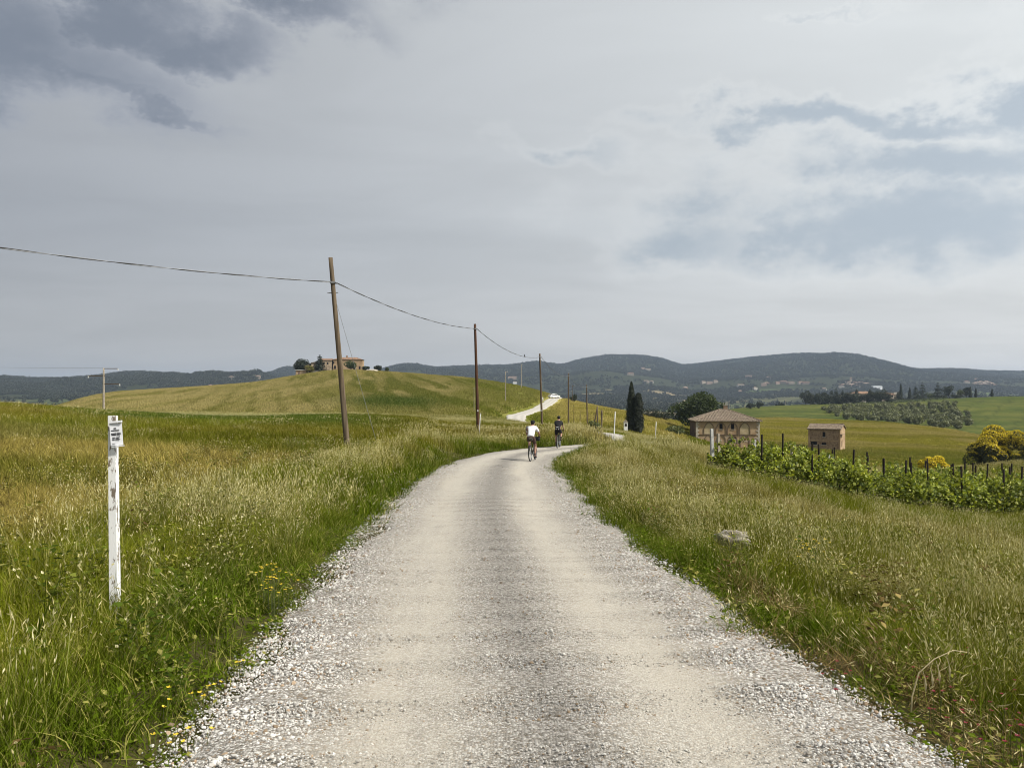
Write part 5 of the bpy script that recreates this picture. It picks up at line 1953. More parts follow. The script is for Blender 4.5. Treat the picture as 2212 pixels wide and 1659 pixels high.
def stone_house():
    W, Dp, H = 15.4, 13.5, 6.6
    f = at(1563, 197)
    f.z = gz(f.x, 190) - .15
    rz = R(-7)
    t = thing('stone_farmhouse', 'old square stone farmhouse with blind pointed arches and tiled hip roof', 'house', f, rz)
    y = -Dp / 2
    cx = [-4.52, -1.6, 1.2, 4.1]
    wz = (4.55, 5.9)
    holes = [(cx[1] - .40, cx[1] + .40, *wz), (cx[2] - .40, cx[2] + .40, *wz), (cx[2] - .8, cx[2] + .8, 1.1, 2.55)]
    wf = wall_with_holes(W, -.8, H, holes, y, 'front_wall', PLASTER, t)
    b = MB()
    b.add([(-W / 2, y, -.8), (-W / 2, -y, -.8), (-W / 2, -y, H), (-W / 2, y, H)], [(3, 2, 1, 0)])
    b.build('side_wall', BOARD, t)
    b = MB()
    b.add([(W / 2, y, -.8), (W / 2, -y, -.8), (W / 2, -y, H), (W / 2, y, H)], [(0, 1, 2, 3)])
    b.build('side_wall', STONE, t)
    MB().add([(-W / 2, -y, -.8), (W / 2, -y, -.8), (W / 2, -y, H), (-W / 2, -y, H)], [(3, 2, 1, 0)]).build('rear_wall', STONE, t)
    # pilaster strips seen on the weathered side
    for k_ in range(7):
        MB().box((-W / 2 - .04, y + 1.2 + k_ * 1.9, 2.9), (.14, .35, 7.2)).build('side_strip', BOARD, t)
    for i, c in enumerate(cx):
        b = MB()
        arch_frame(b, c, 3.35, 2.35, 2.85, .95, .15, y - .13, y + .02)
        a = b.build('arch', ARCHM, t)
        pn = MB()
        o = arch_outline(2.33, 2.83, .95)
        if i in (0, 3):
            pn.prism([(c + p[0], 3.36 + p[1]) for p in o], 'y', y - .03, y - .004)
            pn.build('arch_panel', mat_plain('arch_plaster', (.34, .265, .15), .92, col2=(.52, .42, .265), scale=.7), a)
        b = MB()
        arch_frame(b, c, .1, 2.0, 3.05, 1.75, .15, y - .12, y + .02)
        b.build('arch', ARCHM, t)
    MB().box((0, y - .05, 3.22), (W - 1.6, .16, .14)).build('string_course', ARCHM, t)
    for c in (cx[1], cx[2]):
        w = MB().box((c, y + .33, sum(wz) / 2), (.8, .03, wz[1] - wz[0])).build('window', DARKIN, t)
        MB().box((c, y - .05, wz[0] - .06), (1.0, .14, .11)).build('sill', PALEST, w)
        MB().box((c, y - .04, wz[1] + .07), (1.0, .10, .12)).build('lintel', BRICKW, w)
    dr = MB().box((cx[2], y + .33, 1.8), (1.6, .03, 1.5)).build('doorway', DARKIN, t)
    MB().box((cx[2], y - .06, 2.05), (2.1, .10, .13)).build('lintel', PALEST, dr)
    rr = random.Random(3)
    z = -.6
    k_ = 0
    while z < H - .1:
        h = .46
        for s in (-1, 1):
            L = .85 if k_ % 2 == 0 else .5
            MB().box((s * (W / 2 - L / 2 + .03), y - .035, z + h / 2), (L, .09, h - .05)).build('quoin', PALEST, t)
        z += h; k_ += 1
    # patches where the plaster has fallen
    for k_ in range(15):
        w, h = rr.uniform(.5, 1.6), rr.uniform(.25, .7)
        MB().box((rr.choice((rr.uniform(5.7, 6.9), rr.uniform(-2.6, 5))), y - .012, rr.uniform(.8, 3.0)), (w, .03, h), ry=rr.uniform(-.1, .1)).build('bare_stone', STONE, t)
    ov = .55
    ex, ey, ez = W / 2 + ov, Dp / 2 + ov, H + .02
    rxl, rz_ = 1.0, H + 2.75
    c = [(-ex, -ey, ez), (ex, -ey, ez), (ex, ey, ez), (-ex, ey, ez)]
    rg = [(-rxl, 0, rz_), (rxl, 0, rz_)]
    b = MB()
    V = c + rg + [(x_, y_, z_ - .16) for (x_, y_, z_) in c]
    b.add(V, [(0, 1, 5, 4), (1, 2, 5), (2, 3, 4, 5), (3, 0, 4), (6, 7, 1, 0), (7, 8, 2, 1), (8, 9, 3, 2), (9, 6, 0, 3), (9, 8, 7, 6)])
    roof = b.build('roof', TILE, t)
    b = MB()
    nn = 44
    for i in range(nn):        # courses run straight up the slope and stop at the hips
        xx = -ex + (i + .5) * 2 * ex / nn
        top = min(1.0, (ex - abs(xx)) / (ex - rxl))
        a = Vector((xx, -ey, ez)); cc = Vector((xx, -ey * (1 - top), ez + (rz_ - ez) * top))
        tile_ribs(b, a, a, cc, cc, 1, .085)
    for i in range(36):
        yy = -ey + (i + .5) * 2 * ey / 36
        top = 1 - abs(yy) / ey
        for s in (-1, 1):
            a = Vector((s * ex, yy, ez)); cc = Vector((s * (ex - (ex - rxl) * top), yy, ez + (rz_ - ez) * top))
            if s < 0:
                tile_ribs(b, a, a, cc, cc, 1, .085)
    o = b.build('tile_courses', TILE, roof)
    o['kind'] = 'stuff'
    for (p, q_) in ((c[0], rg[0]), (c[1], rg[1]), (c[3], rg[0]), (c[2], rg[1]), (rg[0], rg[1])):
        MB().tube([Vector(p) + Vector((0, 0, .05)), Vector(q_) + Vector((0, 0, .05))], .13, 6).build('hip_tiles', TILE, roof)
    ch = MB().box((.5, .3, rz_ + .35), (.95, .8, 1.3)).build('chimney', BRICKW, roof)
    MB().box((.5, .3, rz_ + 1.05), (1.2, 1.0, .14)).build('chimney_cap', PALEST, roof)
    return t


stone_house()


def small_house():
    W, Dp, H = 8.3, 7.0, 6.0
    f = at(1786, 213)
    top = EYE + (HV - 927) / FPX * 210
    f.z = gz(f.x, 210) - .1
    H = top - f.z
    t = thing('brick_outbuilding', 'small ruined two storey brick outbuilding with a low tiled roof', 'house', f, R(-33))
    y = -Dp / 2
    zb = H - 3.0
    holes = [(-.45, .3, H - 2.15, H - .8), (-3.5, -1.9, H - 4.35, H - 3.45), (-.7, .55, H - 4.3, H - 3.7)]
    wall_with_holes(W, -.8, H, holes, y, 'front_wall', BRICKW, t)
    for s in (-1, 1):
        MB().box((s * (W / 2 - .22), y - .04, H / 2 - .4), (.44, .08, H + .7)).build('corner_pier', PLASTER, t)
    MB().box((0, y - .035, zb - .12), (W - .9, .07, .24)).build('plaster_band', PLASTER, t)
    b = MB()
    b.add([(W / 2, y, -.8), (W / 2, -y, -.8), (W / 2, -y, H), (W / 2, 0, H + 1.15), (W / 2, y, H)], [(0, 1, 2, 3, 4)])
    sw = b.build('side_wall', PLASTER, t)
    b = MB()
    b.add([(-W / 2, y, -.8), (-W / 2, -y, -.8), (-W / 2, -y, H), (-W / 2, 0, H + 1.15), (-W / 2, y, H)], [(4, 3, 2, 1, 0)])
    b.build('side_wall', PLASTER, t)
    MB().add([(-W / 2, -y, -.8), (W / 2, -y, -.8), (W / 2, -y, H), (-W / 2, -y, H)], [(3, 2, 1, 0)]).build('rear_wall', BRICKW, t)
    for h in holes:
        w = MB().box(((h[0] + h[1]) / 2, y + .33, (h[2] + h[3]) / 2), (h[1] - h[0], .03, h[3] - h[2])).build('window', DARKIN, t)
        MB().box(((h[0] + h[1]) / 2, y - .05, h[2] - .06), (h[1] - h[0] + .25, .12, .1)).build('sill', PALEST, w)
    w = MB().box((W / 2 + .005, -1.5, H - 4.0), (.03, .7, 1.6)).build('window', DARKIN, t)
    MB().box((W / 2 + .35, y + 1.1, H - 1.35), (.8, 2.6, .12)).build('eave_stub', TILE, t)
    b = MB()
    ex, ey = W / 2 + .3, Dp / 2 + .4
    V = [(-ex, -ey, H - .1), (ex, -ey, H - .1), (ex, 0, H + 1.2), (-ex, 0, H + 1.2), (ex, ey, H - .1), (-ex, ey, H - .1)]
    V2 = [(x_, y_, z_ + .16) for (x_, y_, z_) in V]
    b.add(V + V2, [(6, 7, 8, 9), (9, 8, 10, 11), (1, 0, 3, 2), (2, 3, 5, 4), (0, 1, 7, 6), (4, 5, 11, 10), (1, 2, 8, 7), (2, 4, 10, 8), (3, 0, 6, 9), (5, 3, 9, 11)])
    roof = b.build('roof', TILE, t)
    b = MB()
    tile_ribs(b, (-ex, -ey, H + .06), (ex, -ey, H + .06), (-ex, 0, H + 1.36), (ex, 0, H + 1.36), 30, .09)
    o = b.build('tile_courses', TILE, roof); o['kind'] = 'stuff'
    for k_ in range(7):
        MB().box((-ex + .7 + k_ * 1.25, 0, H + 1.42), (1.1, .3, .12)).build('ridge_tile', TILE, roof)


small_house()


def block(t, cx, cy, w, d, h, wall, roof, rise=1.2, hip=False, base=-1.2, name='wall'):
    MB().box((cx, cy, (h + base) / 2), (w, d, h - base)).build(name, wall, t)
    ex, ey = w / 2 + .4, d / 2 + .4
    b = MB()
    ins = min(ex - .2, ey) if hip else 0.0
    V = [(cx - ex, cy - ey, h + .01), (cx + ex, cy - ey, h + .01), (cx + ex, cy + ey, h + .01), (cx - ex, cy + ey, h + .01), (cx - ex + ins, cy, h + rise), (cx + ex - ins, cy, h + rise)]
    b.add(V, [(0, 1, 5, 4), (1, 2, 5), (2, 3, 4, 5), (3, 0, 4), (3, 2, 1, 0)])
    return b.build('roof', roof, t)


def wins(t, spots, y, w=.8, h=1.2, mat=None):
    for (x, z) in spots:
        MB().box((x, y, z), (w, .06, h)).build('window', mat or DARKIN, t)


def hill_farm():
    m = 440 / FPX
    f = at(742, 438)
    t = thing('hilltop_farmhouse', 'long stone farmhouse with low red tiled roof on the hill crest', 'house', f, R(5))
    L = 75 * m
    rf = block(t, 3.0, 0, L - 3.5, 8, 6.0, PLASTER, TILE_O, 1.5, True)
    wins(t, [(-5.0, 4.2), (-2.5, 4.2), (6.2, 4.2)], -4.02, .9, 1.2)
    wins(t, [(-6.0, 1.6), (-4.2, 1.6), (-1.5, 1.6), (6.5, 1.4), (9.5, 1.4)], -4.02, 1.0, 1.8)
    block(t, -9.2, -1.5, 6.5, 6, 5.6, STONE, TILE_O, 1.0)
    wins(t, [(-10.4, 3.8), (-8.2, 3.8)], -4.52, .9, 1.1)
    MB().box((-14.6, -1.2, 2.2), (5.5, 5.5, 4.4)).build('lean_to', STONE, t)
    b = MB().prism([(-17.6, 4.0), (-11.6, 5.0), (-11.6, 5.25), (-17.6, 4.25)], 'y', -4.4, 1.8)
    b.build('roof', TILE, t)
    MB().box((-13.6, -3.98, 2.0), (2.6, .06, 3.2)).build('doorway', DARKIN, t)
    wins(t, [(-16.4, 1.3)], -3.98, .7, 1.0)
    MB().box((-19.0, -.5, 1.2), (3.6, 4.5, 2.6)).build('lean_to', STONE, t)
    MB().prism([(-21.2, 2.3), (-17.0, 3.4), (-17.0, 3.6), (-21.2, 2.5)], 'y', -3.2, 2.2).build('roof', TILE, t)
    wins(t, [(-19.8, 1.0), (-18.2, 1.0)], -2.78, .6, .9)
    MB().box((2.0, -.3, 7.9), (.8, .7, 1.2)).build('chimney', BRICKW, rf)
    f2 = at(688, 452)
    t2 = thing('grey_shed', 'grey metal roofed barn behind the hilltop conifer', 'shed', f2, R(4))
    MB().box((3.5, 0, 2.6), (22, 9, 6.2)).build('wall', mat_plain('shed_wall', (.30, .29, .27), .8, .15, .4), t2)
    MB().prism([(-5.4, 5.7), (3.5, 5.7), (3.5, 6.9), ], 'y', -4.8, 4.8).build('roof', GREYROOF, t2)
    MB().box((9.2, 0, 6.0), (11.0, 9.6, .4), ry=.02).build('roof', GREYROOF, t2)
    f3 = at(650, 430)
    t3 = thing('white_roofed_shed', 'small shed with a thin white roof under the hilltop evergreen', 'shed', f3, R(6))
    MB().box((.5, 0, 1.2), (6.0, 4, 3.0)).build('wall', PLASTER, t3)
    MB().box((.5, 0, 2.85), (6.9, 5, .22), ry=-.05).build('roof', WHITE, t3)
    MB().box((-.8, -2.02, 1.1), (1.0, .05, 1.9)).build('door', BOARD, t3)
    # pale stone heaps below the yard
    for k_, (u, D) in enumerate(((800, 412), (806, 410))):
        bm = bmesh.new(); bmesh.ops.create_icosphere(bm, subdivisions=2, radius=1.0)
        rr = random.Random(k_)
        for v in bm.verts:
            v.co = Vector((v.co.x * 2.4, v.co.y * 1.2, v.co.z * .8)) * rr.uniform(.8, 1.2)
        me = bpy.data.meshes.new('stone_heap'); bm.to_mesh(me); bm.free()
        o = link('stone_heap', me, PALEST, None, at(u, D) + Vector((0, 0, .3)))
        tag(o, ('pale stone heap on the bank below the hilltop farmhouse', 'pale stone heap farther from the hilltop farmhouse on the bank')[k_], 'stones')


hill_farm()


def villa():
    f = at(1872, 672)
    t = thing('villa', 'long villa with orange tiled roof half hidden by dark trees', 'villa', f, R(6))
    m = 690 / FPX
    block(t, -5, 0, 50 * m, 11, 28 * m - 4.0, WALLS_FAR[1], TILE_O, 2.2, True, base=-3)
    block(t, 15, -1, 42 * m, 10, 26 * m - 4.0, WALLS_FAR[0], TILE_O, 2.0, True, base=-3)
    MB().box((24.5, -2, 4.0), (5, 6, 10)).build('wing', WALLS_FAR[1], t)
    wins(t, [(-12, 6), (-8, 6), (-4, 6), (0, 6), (10, 5.6), (15, 5.6), (20, 5.6)], -6.05, 1.2, 1.8)
    MB().box((-9, 0, 28 * m - 1.6), (1.2, 1.0, 1.8)).build('chimney', BRICKW, t)


villa()


# ------------------------------------------------------------------ far houses on the hillsides
def far_at(u, v):
    t = (u - CU) / FPX
    D = np.linspace(1250, 5000, 1200)
    z = ground_z(t * D, D, road=False)
    vv = HV - (z - EYE) / D * FPX
    run = np.minimum.accumulate(vv)
    k_ = np.where((vv <= v + .3) & (vv <= run + .01))[0]
    k_ = k_[0] if len(k_) else 1199
    return Vector((t * D[k_], D[k_], z[k_]))


def far_houses():
    S = []
    for (zx, zy) in ((170, 395), (235, 400), (305, 385), (670, 335), (890, 340), (835, 420), (865, 405), (985, 400), (1050, 395), (1100, 395), (1140, 397), (1245, 400), (1300, 405), (580, 425), (575, 495), (740, 465), (1680, 420), (1720, 430), (1760, 402), (1840, 410), (1890, 405), (1960, 415), (2020, 415), (1500, 470), (1690, 440), (1870, 430), (1800, 425)):
        S.append(((1780 + zx * .2351) * .8347, (900 + zy * .2351) * .8347, 'hill'))
    for (zx, zy) in ((1500, 540), (1550, 530), (1590, 515), (1630, 525), (1670, 512), (1710, 530), (1750, 545), (1640, 550), (1530, 470), (1390, 505), (1580, 555), (1790, 560)):
        S.append(((2250 + zx * .1808) * .8347, (900 + zy * .1808) * .8347, 'town'))
    for (zx, zy) in ((40, 200), (10, 195), (1650, 80), (1715, 97), (1690, 240), (1760, 245), (2180, 320), (1500, 150)):
        S.append(((1320 + zx * .208) * .8347, (940 + zy * .208) * .8347, 'hill'))
    for (zx, zy) in ((310, 262), (1100, 225), (1480, 215), (800, 350)):
        S.append(((400 + zx * .1808) * .8347, (940 + zy * .1808) * .8347, 'left'))
    rr = random.Random(12)
    labs = {'hill': ('pale plastered house scattered on the distant wooded hillside', 'houses on the distant hillside'),
            'town': ('pale house of the small hill village far on the right', 'houses of the far village'),
            'left': ('small pale farmhouse on the wooded rise behind the corn hill', 'farmhouses on the left rise')}
    for (u, v, g) in S:
        p = far_at(u, v)
        k_ = p.y / 2600
        w = rr.uniform(11, 20) * (1.15 if g == 'hill' else .95) * max(.6, min(1.3, k_)); d = rr.uniform(8, 11); h = rr.uniform(5.5, 8.5) * max(.7, min(1.25, k_))
        wi = rr.randrange(3); hip = rr.random() < .4
        lab = labs[g][0].replace('pale', ('tan', 'cream', 'reddish')[wi], 1) + (' with a hipped roof' if hip else '')
        t = thing('far_house', lab, 'house', p, rr.uniform(-.5, .5), labs[g][1])
        block(t, 0, 0, w, d, h, WALLS_FAR[wi], rr.choice(ROOF_FAR), rr.uniform(1.5, 2.6), hip, base=-4)
        wins(t, [(-w * .3, h * .65), (0, h * .65), (w * .3, h * .65)], -d / 2 - .04, 1.1, 1.5)
    # a long white building on the right hillside, a white house beyond the upper road, a bell tower
    for (u, v, w, d, h, wm, rm, lab) in (((1780 + 2080 * .2351) * .8347, (900 + 462 * .2351) * .8347, 30, 14, 12, ENAMEL, GREYROOF, 'large white block building below the hillside hamlet'),
                                         ((1320 + 60 * .208) * .8347, (940 + 255 * .208) * .8347, 15, 10, 7, WHITE, ROOF_FAR[1], 'small white house just above the crest of the corn hill'),
                                         ((2250 + 1370 * .1808) * .8347, (900 + 705 * .1808) * .8347, 16, 10, 9, WALLS_FAR[1], ROOF_FAR[0], 'pale house peeping over the right green ridge')):
        p = far_at(u, v)
        t = thing('far_house', lab, 'house', p, .1)
        block(t, 0, 0, w, d, h, wm, rm, 1.6, True, base=-4)
        wins(t, [(-w * .3, h * .6), (0, h * .6), (w * .3, h * .6)], -d / 2 - .04, 1.2, 1.6)
    p = far_at((1780 + 1795 * .2351) * .8347, (900 + 400 * .2351) * .8347)
    t = thing('bell_tower', 'slim stone bell tower above the hillside hamlet', 'tower', p)
    MB().box((0, 0, 9), (6, 6, 22)).build('shaft', WALLS_FAR[0], t)
    MB().box((0, 0, 22), (6.6, 6.6, 4), taper=.05).build('spire', ROOF_FAR[0], t)
    MB().box((0, -3.05, 17), (2, .1, 3.5)).build('belfry_opening', DARKIN, t)


far_houses()


# ------------------------------------------------------------------ far woods: one mass of crowns
def woods():
    r = np.random.default_rng(91)
    mt = leaf_mat('leaf_far_wood', (.010, .015, .008), (.040, .049, .020), .1)
    PR = []
    for k_ in range(4):
        cents = [(r.normal(0, .22), r.normal(0, .22), .52 + r.normal(0, .13)) for _ in range(6)]
        P, Nn = clump_points(cents, [.24 + .1 * r.random() for _ in range(6)], 70, r, .95)
        V, F = leaf_quads(P, Nn, .24, r, aspect=.8)
        me = fast_mesh('crown', V, F); me.materials.append(mt)
        PR.append(bpy.data.objects.new('crown', me))
    xs, ys = [], []
    for (a, b, n) in ((620, 1400, 32000), (1400, 2700, 57000), (2700, 4700, 52000)):
        D = np.sqrt(a * a + (b * b - a * a) * r.random(n)); t = -.9 + 1.8 * r.random(n)
        x = t * D
        u = t * FPX + CU
        s = np.clip((D - 1300) / (ridge_dist(t) - 1300), 0, 1)
        w = fbm(x / 210, D / 260, 301, 4)
        hed = np.minimum(np.abs(((x * .8 + D * .35 + 60 * fbm(x / 300, D / 300, 7, 2)) / 210) % 1 - .5), np.abs(((D * .9 - x * .3 + 60 * fbm(x / 300, D / 300, 8, 2)) / 260) % 1 - .5))
        dens = sstep(.50, .60, w + .30 * sstep(.35, .75, s)) + .55 * (hed < .035)
        dens *= (D > 760) | (u < 700)
        keep = r.random(n) < np.clip(dens, 0, 1)
        xs.append(x[keep]); ys.append(D[keep])
    # the ridge tops
    t = -.9 + 1.8 * r.random(8800)
    D = ridge_dist(t) - 120 + 160 * r.random(8800)
    xs.append(t * D); ys.append(D)
    x = np.concatenate(xs); y = np.concatenate(ys)
    n = len(x)
    z = ground_z(x, y, road=False)
    sc = 6.5 + 7.0 * r.random(n) ** 1.6
    wd = sc * (0.85 + .5 * r.random(n))
    tall = r.random(n) < .04
    wd = np.where(tall, sc * .35, wd); sc = np.where(tall, sc * 1.4, sc)
    scatter('distant_woodland', PR, np.stack([x, y, z - .6], 1), np.stack([np.zeros(n), np.zeros(n), r.random(n) * 6.28], 1), np.stack([wd, wd, sc], 1), r.integers(0, 4, n), None,
            'dark woodland and hedgerows covering the distant hills')


woods()


# ------------------------------------------------------------------ people on bicycles
def skin_mesh(name, joints, edges, levels=2):
    """joints: {key: ((x,y,z), radius)}; grows one continuous surface round the stick figure."""
    keys = list(joints)
    me = bpy.data.meshes.new(name)
    me.from_pydata([joints[k_][0] for k_ in keys], [(keys.index(a), keys.index(b)) for a, b in edges], [])
    o = bpy.data.objects.new(name, me)
    C.objects.link(o)
    sk = o.modifiers.new('skin', 'SKIN')
    sk.use_smooth_shade = True
    for i, k_ in enumerate(keys):
        rad = joints[k_][1]
        me.skin_vertices[0].data[i].radius = rad if hasattr(rad, '__len__') else (rad, rad)
        me.skin_vertices[0].data[i].use_root = (i == 0)
    sb = o.modifiers.new('sub', 'SUBSURF')
    sb.levels = levels; sb.render_levels = levels
    dg = bpy.context.evaluated_depsgraph_get()
    m2 = bpy.data.meshes.new_from_object(o.evaluated_get(dg))
    bpy.data.objects.remove(o)
    bpy.data.meshes.remove(me)
    m2.name = name
    m2.materials.clear()
    return m2


SKIN = mat_plain('skin', (.36, .205, .145), .6, .12, 6)
BLACK = mat_plain('black_cloth', (.011, .011, .013), .8, .3, 30)
SHIRT_W = mat_plain('white_cloth', (.80, .80, .82), .85, .05, 12)
BROWN_C = mat_plain('brown_cloth', (.085, .050, .042), .85, .2, 20)
RUBBER = mat_plain('rubber', (.014, .013, .012), .8, .2, 30)
BAGM = mat_plain('bag_canvas', (.040, .036, .022), .85, .3, 20)
FRAME_A = mat_plain('frame_dark', (.022, .026, .022), .4, .2, 20)
FRAME_B = mat_plain('frame_olive', (.060, .062, .035), .4, .2, 20)
REFLECT = mat_plain('reflective_trim', (.75, .75, .75), .4, .05, 20)


def ik(hip, ankle, l1, l2, pole):
    hip, ankle, pole = Vector(hip), Vector(ankle), Vector(pole)
    d = ankle - hip
    L = min(d.length, (l1 + l2) * .999)
    a = (l1 * l1 - l2 * l2 + L * L) / (2 * L)
    h = math.sqrt(max(l1 * l1 - a * a, 0))
    n = d.normalized()
    p = (pole - n * pole.dot(n)).normalized()
    return hip + n * a + p * h


def bicycle(label, loc, rz, lean, frame, bar='drop'):
    t = thing('bicycle', label, 'bicycle', loc, rz)
    t.rotation_euler = (0, lean, rz)
    R0 = .345
    rear, front, bb_ = Vector((0, -.42, R0)), Vector((0, .62, R0)), Vector((0, .02, .28))
    seat_t, head_t, head_b = Vector((0, -.13, .86)), Vector((0, .44, .87)), Vector((0, .48, .72))
    b = MB()
    for p, q, r_ in ((bb_, seat_t, .017), (bb_, head_b, .020), (seat_t - Vector((0, 0, .05)), head_t, .017), (head_b, head_t + Vector((0, -.01, .04)), .021)):
        b.tube([p, q], r_, 8)
    for s in (-1, 1):
        b.tube([bb_ + Vector((s * .03, 0, 0)), rear + Vector((s * .06, 0, 0))], .010, 6)
        b.tube([seat_t - Vector((0, 0, .06)), rear + Vector((s * .06, 0, 0))], .009, 6)
    b.build('frame', frame, t, smooth=True)
    b = MB()
    b.tube([head_b + Vector((-.05, 0, -.02)), head_b + Vector((.05, 0, -.02))], .018, 6)
    for s in (-1, 1):
        b.tube([head_b + Vector((s * .05, 0, -.02)), front + Vector((s * .05, 0, 0))], .012, 6)
    b.build('fork', frame, t, smooth=True)
    for c in (rear, front):
        w = MB().torus(c, R0 - .022, .024, 'X', 32, 8).build('wheel', RUBBER, t, smooth=True)
        MB().torus(c, R0 - .052, .011, 'X', 32, 6).build('rim', STEEL, w, smooth=True)
        sp = MB()
        for k_ in range(20):
            a = 6.283 * k_ / 20
            sp.tube([c + Vector(((-1) ** k_ * .025, 0, 0)), c + Vector((0, math.cos(a) * (R0 - .06), math.sin(a) * (R0 - .06)))], .0018, 4)
        sp.build('spokes', STEEL, w)
        MB().tube([c - Vector((.06, 0, 0)), c + Vector((.06, 0, 0))], .022, 8).build('hub', STEEL, w)
    b = MB()
    b.tube([head_t + Vector((0, -.01, .04)), head_t + Vector((0, .06, .10))], .014, 6)
    b.tube([(-.22, .50, .985), (.22, .50, .985)], .013, 8)
    for s in (-1, 1):
        b.tube([(s * .22, .50, .985), (s * .225, .60, .97), (s * .235, .62, .90), (s * .245, .54, .855), (s * .25, .46, .855)], .013, 8)
    b.build('handlebar', BLACK, t, smooth=True)
    for s in (-1, 1):
        MB().tube([(s * .225, .59, .98), (s * .228, .65, 1.02), (s * .230, .66, .94)], [.02, .018, .008], 7).build('brake_lever', BLACK, t, smooth=True)
    b = MB()
    b.add([(-.07, -.29, .95), (.07, -.29, .95), (.025, -.02, .95), (-.025, -.02, .95), (-.075, -.29, .915), (.075, -.29, .915), (.02, -.01, .925), (-.02, -.01, .925)],
          [(0, 1, 2, 3), (7, 6, 5, 4), (0, 4, 5, 1), (1, 5, 6, 2), (2, 6, 7, 3), (3, 7, 4, 0)])
    b.build('saddle', BLACK, t)
    MB().tube([seat_t, seat_t + Vector((0, -.02, .08))], .014, 8).build('seatpost', BLACK, t)
    return t, bb_


def cyclist(loc, rz, lean, shirt, shorts, sock, labels, right_down=True, upright=0.0, frame=None, seed=1):
    bike, bb_ = bicycle(labels['bike'], loc, rz, lean, frame)
    t = thing('person', labels['person'], 'person', loc, rz)
    t.rotation_euler = (0, lean, rz)
    hip = Vector((0, -.155, 1.015))
    spine = Vector((0, -.04 - .03 * upright, 1.19 + .03 * upright))
    chest = Vector((0, .13 - .12 * upright, 1.36 + .05 * upright))
    neck = Vector((0, .25 - .15 * upright, 1.475 + .08 * upright))
    head = Vector((0, .32 - .15 * upright, 1.585 + .08 * upright))
    crown = head + Vector((0, .03, .10))
    ped_r = bb_ + Vector((.13, .02, -.16 if right_down else .14)); ped_l = bb_ + Vector((-.13, .05, .14 if right_down else -.16))
    J = {'hip': (hip, (.135, .115)), 'spine': (spine, (.125, .105)), 'chest': (chest, (.150, .115)), 'neck': (neck, .062), 'head': (head, (.078, .092)), 'crown': (crown, (.066, .076))}
    E = [('hip', 'spine'), ('spine', 'chest'), ('chest', 'neck'), ('neck', 'head'), ('head', 'crown')]
    legs = {}
    for s, nm, ped in ((1, 'r', ped_r), (-1, 'l', ped_l)):
        hj = hip + Vector((s * .095, .02, -.05))
        an = ped + Vector((0, -.07, .095))
        kn = ik(hj, an, .44, .43, (s * .10, 1, .25))
        toe = ped + Vector((s * .01, .10, .03))
        legs[nm] = (hj, kn, an, toe)
        J[nm + 'hj'] = (hj, .088); J[nm + 'th'] = (hj.lerp(kn, .45), .076); J[nm + 'kn'] = (kn, .054); J[nm + 'ca'] = (kn.lerp(an, .35) + Vector((0, -.02, 0)), .055); J[nm + 'an'] = (an, .034); J[nm + 'to'] = (toe, .034)
        E += [('hip', nm + 'hj'), (nm + 'hj', nm + 'th'), (nm + 'th', nm + 'kn'), (nm + 'kn', nm + 'ca'), (nm + 'ca', nm + 'an'), (nm + 'an', nm + 'to')]
    arms = {}
    for s, nm in ((1, 'R'), (-1, 'L')):
        sh = chest + Vector((s * .175, .035, .045))
        wr = Vector((s * .232, .555, 1.035))
        el = ik(sh, wr, .30, .27, (s * .7, -.2, -.9))
        palm = wr + Vector((0, .05, -.018))
        arms[nm] = (sh, el, wr, palm)
        J[nm + 'sh'] = (sh, .060); J[nm + 'el'] = (el, .042); J[nm + 'wr'] = (wr, .028); J[nm + 'pa'] = (palm, (.036, .018))
        E += [('chest', nm + 'sh'), (nm + 'sh', nm + 'el'), (nm + 'el', nm + 'wr'), (nm + 'wr', nm + 'pa')]
        for k_, (dx, L) in enumerate(((-.027, .060), (-.009, .068), (.009, .064), (.027, .052))):
            a = palm + Vector((dx, .035, .0)); b_ = a + Vector((0, L * .4, -.02)); c_ = b_ + Vector((0, -.012, -L * .45))
            J['%sf%da' % (nm, k_)] = (b_, .009); J['%sf%db' % (nm, k_)] = (c_, .008)
            E += [(nm + 'pa', '%sf%da' % (nm, k_)), ('%sf%da' % (nm, k_), '%sf%db' % (nm, k_))]
        th = palm + Vector((-s * .042, .012, -.02))
        J[nm + 'ta'] = (th, .010); J[nm + 'tb'] = (th + Vector((s * .010, .022, -.035)), .009)
        E += [(nm + 'wr', nm + 'ta'), (nm + 'ta', nm + 'tb')]
    body = link('body', skin_mesh('body', J, E), SKIN, t)
    # shirt: shell round trunk and upper arms
    JS = {'z': (hip + Vector((0, -.025, -.015)), (.168, .15)), 'a': (hip + Vector((0, .02, .06)), (.160, .138)), 'b': (spine, (.150, .128)), 'c': (chest, (.178, .135)), 'd': (neck - Vector((0, .03, .04)), .085)}
    ES = [('z', 'a'), ('a', 'b'), ('b', 'c'), ('c', 'd')]
    for nm in ('R', 'L'):
        sh, el, wr, pa = arms[nm]
        JS[nm + '1'] = (sh, .083); JS[nm + '2'] = (sh.lerp(el, .45), .070); JS[nm + '3'] = (sh.lerp(el, .72), .064)
        ES += [('c', nm + '1'), (nm + '1', nm + '2'), (nm + '2', nm + '3')]
    link('shirt', skin_mesh('shirt', JS, ES), shirt, t)
    JH = {'a': (hip + Vector((0, -.01, .03)), (.165, .145)), 'b': (hip + Vector((0, -.02, -.06)), (.165, .14))}
    EH = [('a', 'b')]
    for nm in ('r', 'l'):
        hj, kn, an, toe = legs[nm]
        JH[nm + '1'] = (hj + Vector((0, 0, -.02)), .112); JH[nm + '2'] = (hj.lerp(kn, .45), .098); JH[nm + '3'] = (hj.lerp(kn, .72), .086)
        EH += [('b', nm + '1'), (nm + '1', nm + '2'), (nm + '2', nm + '3')]
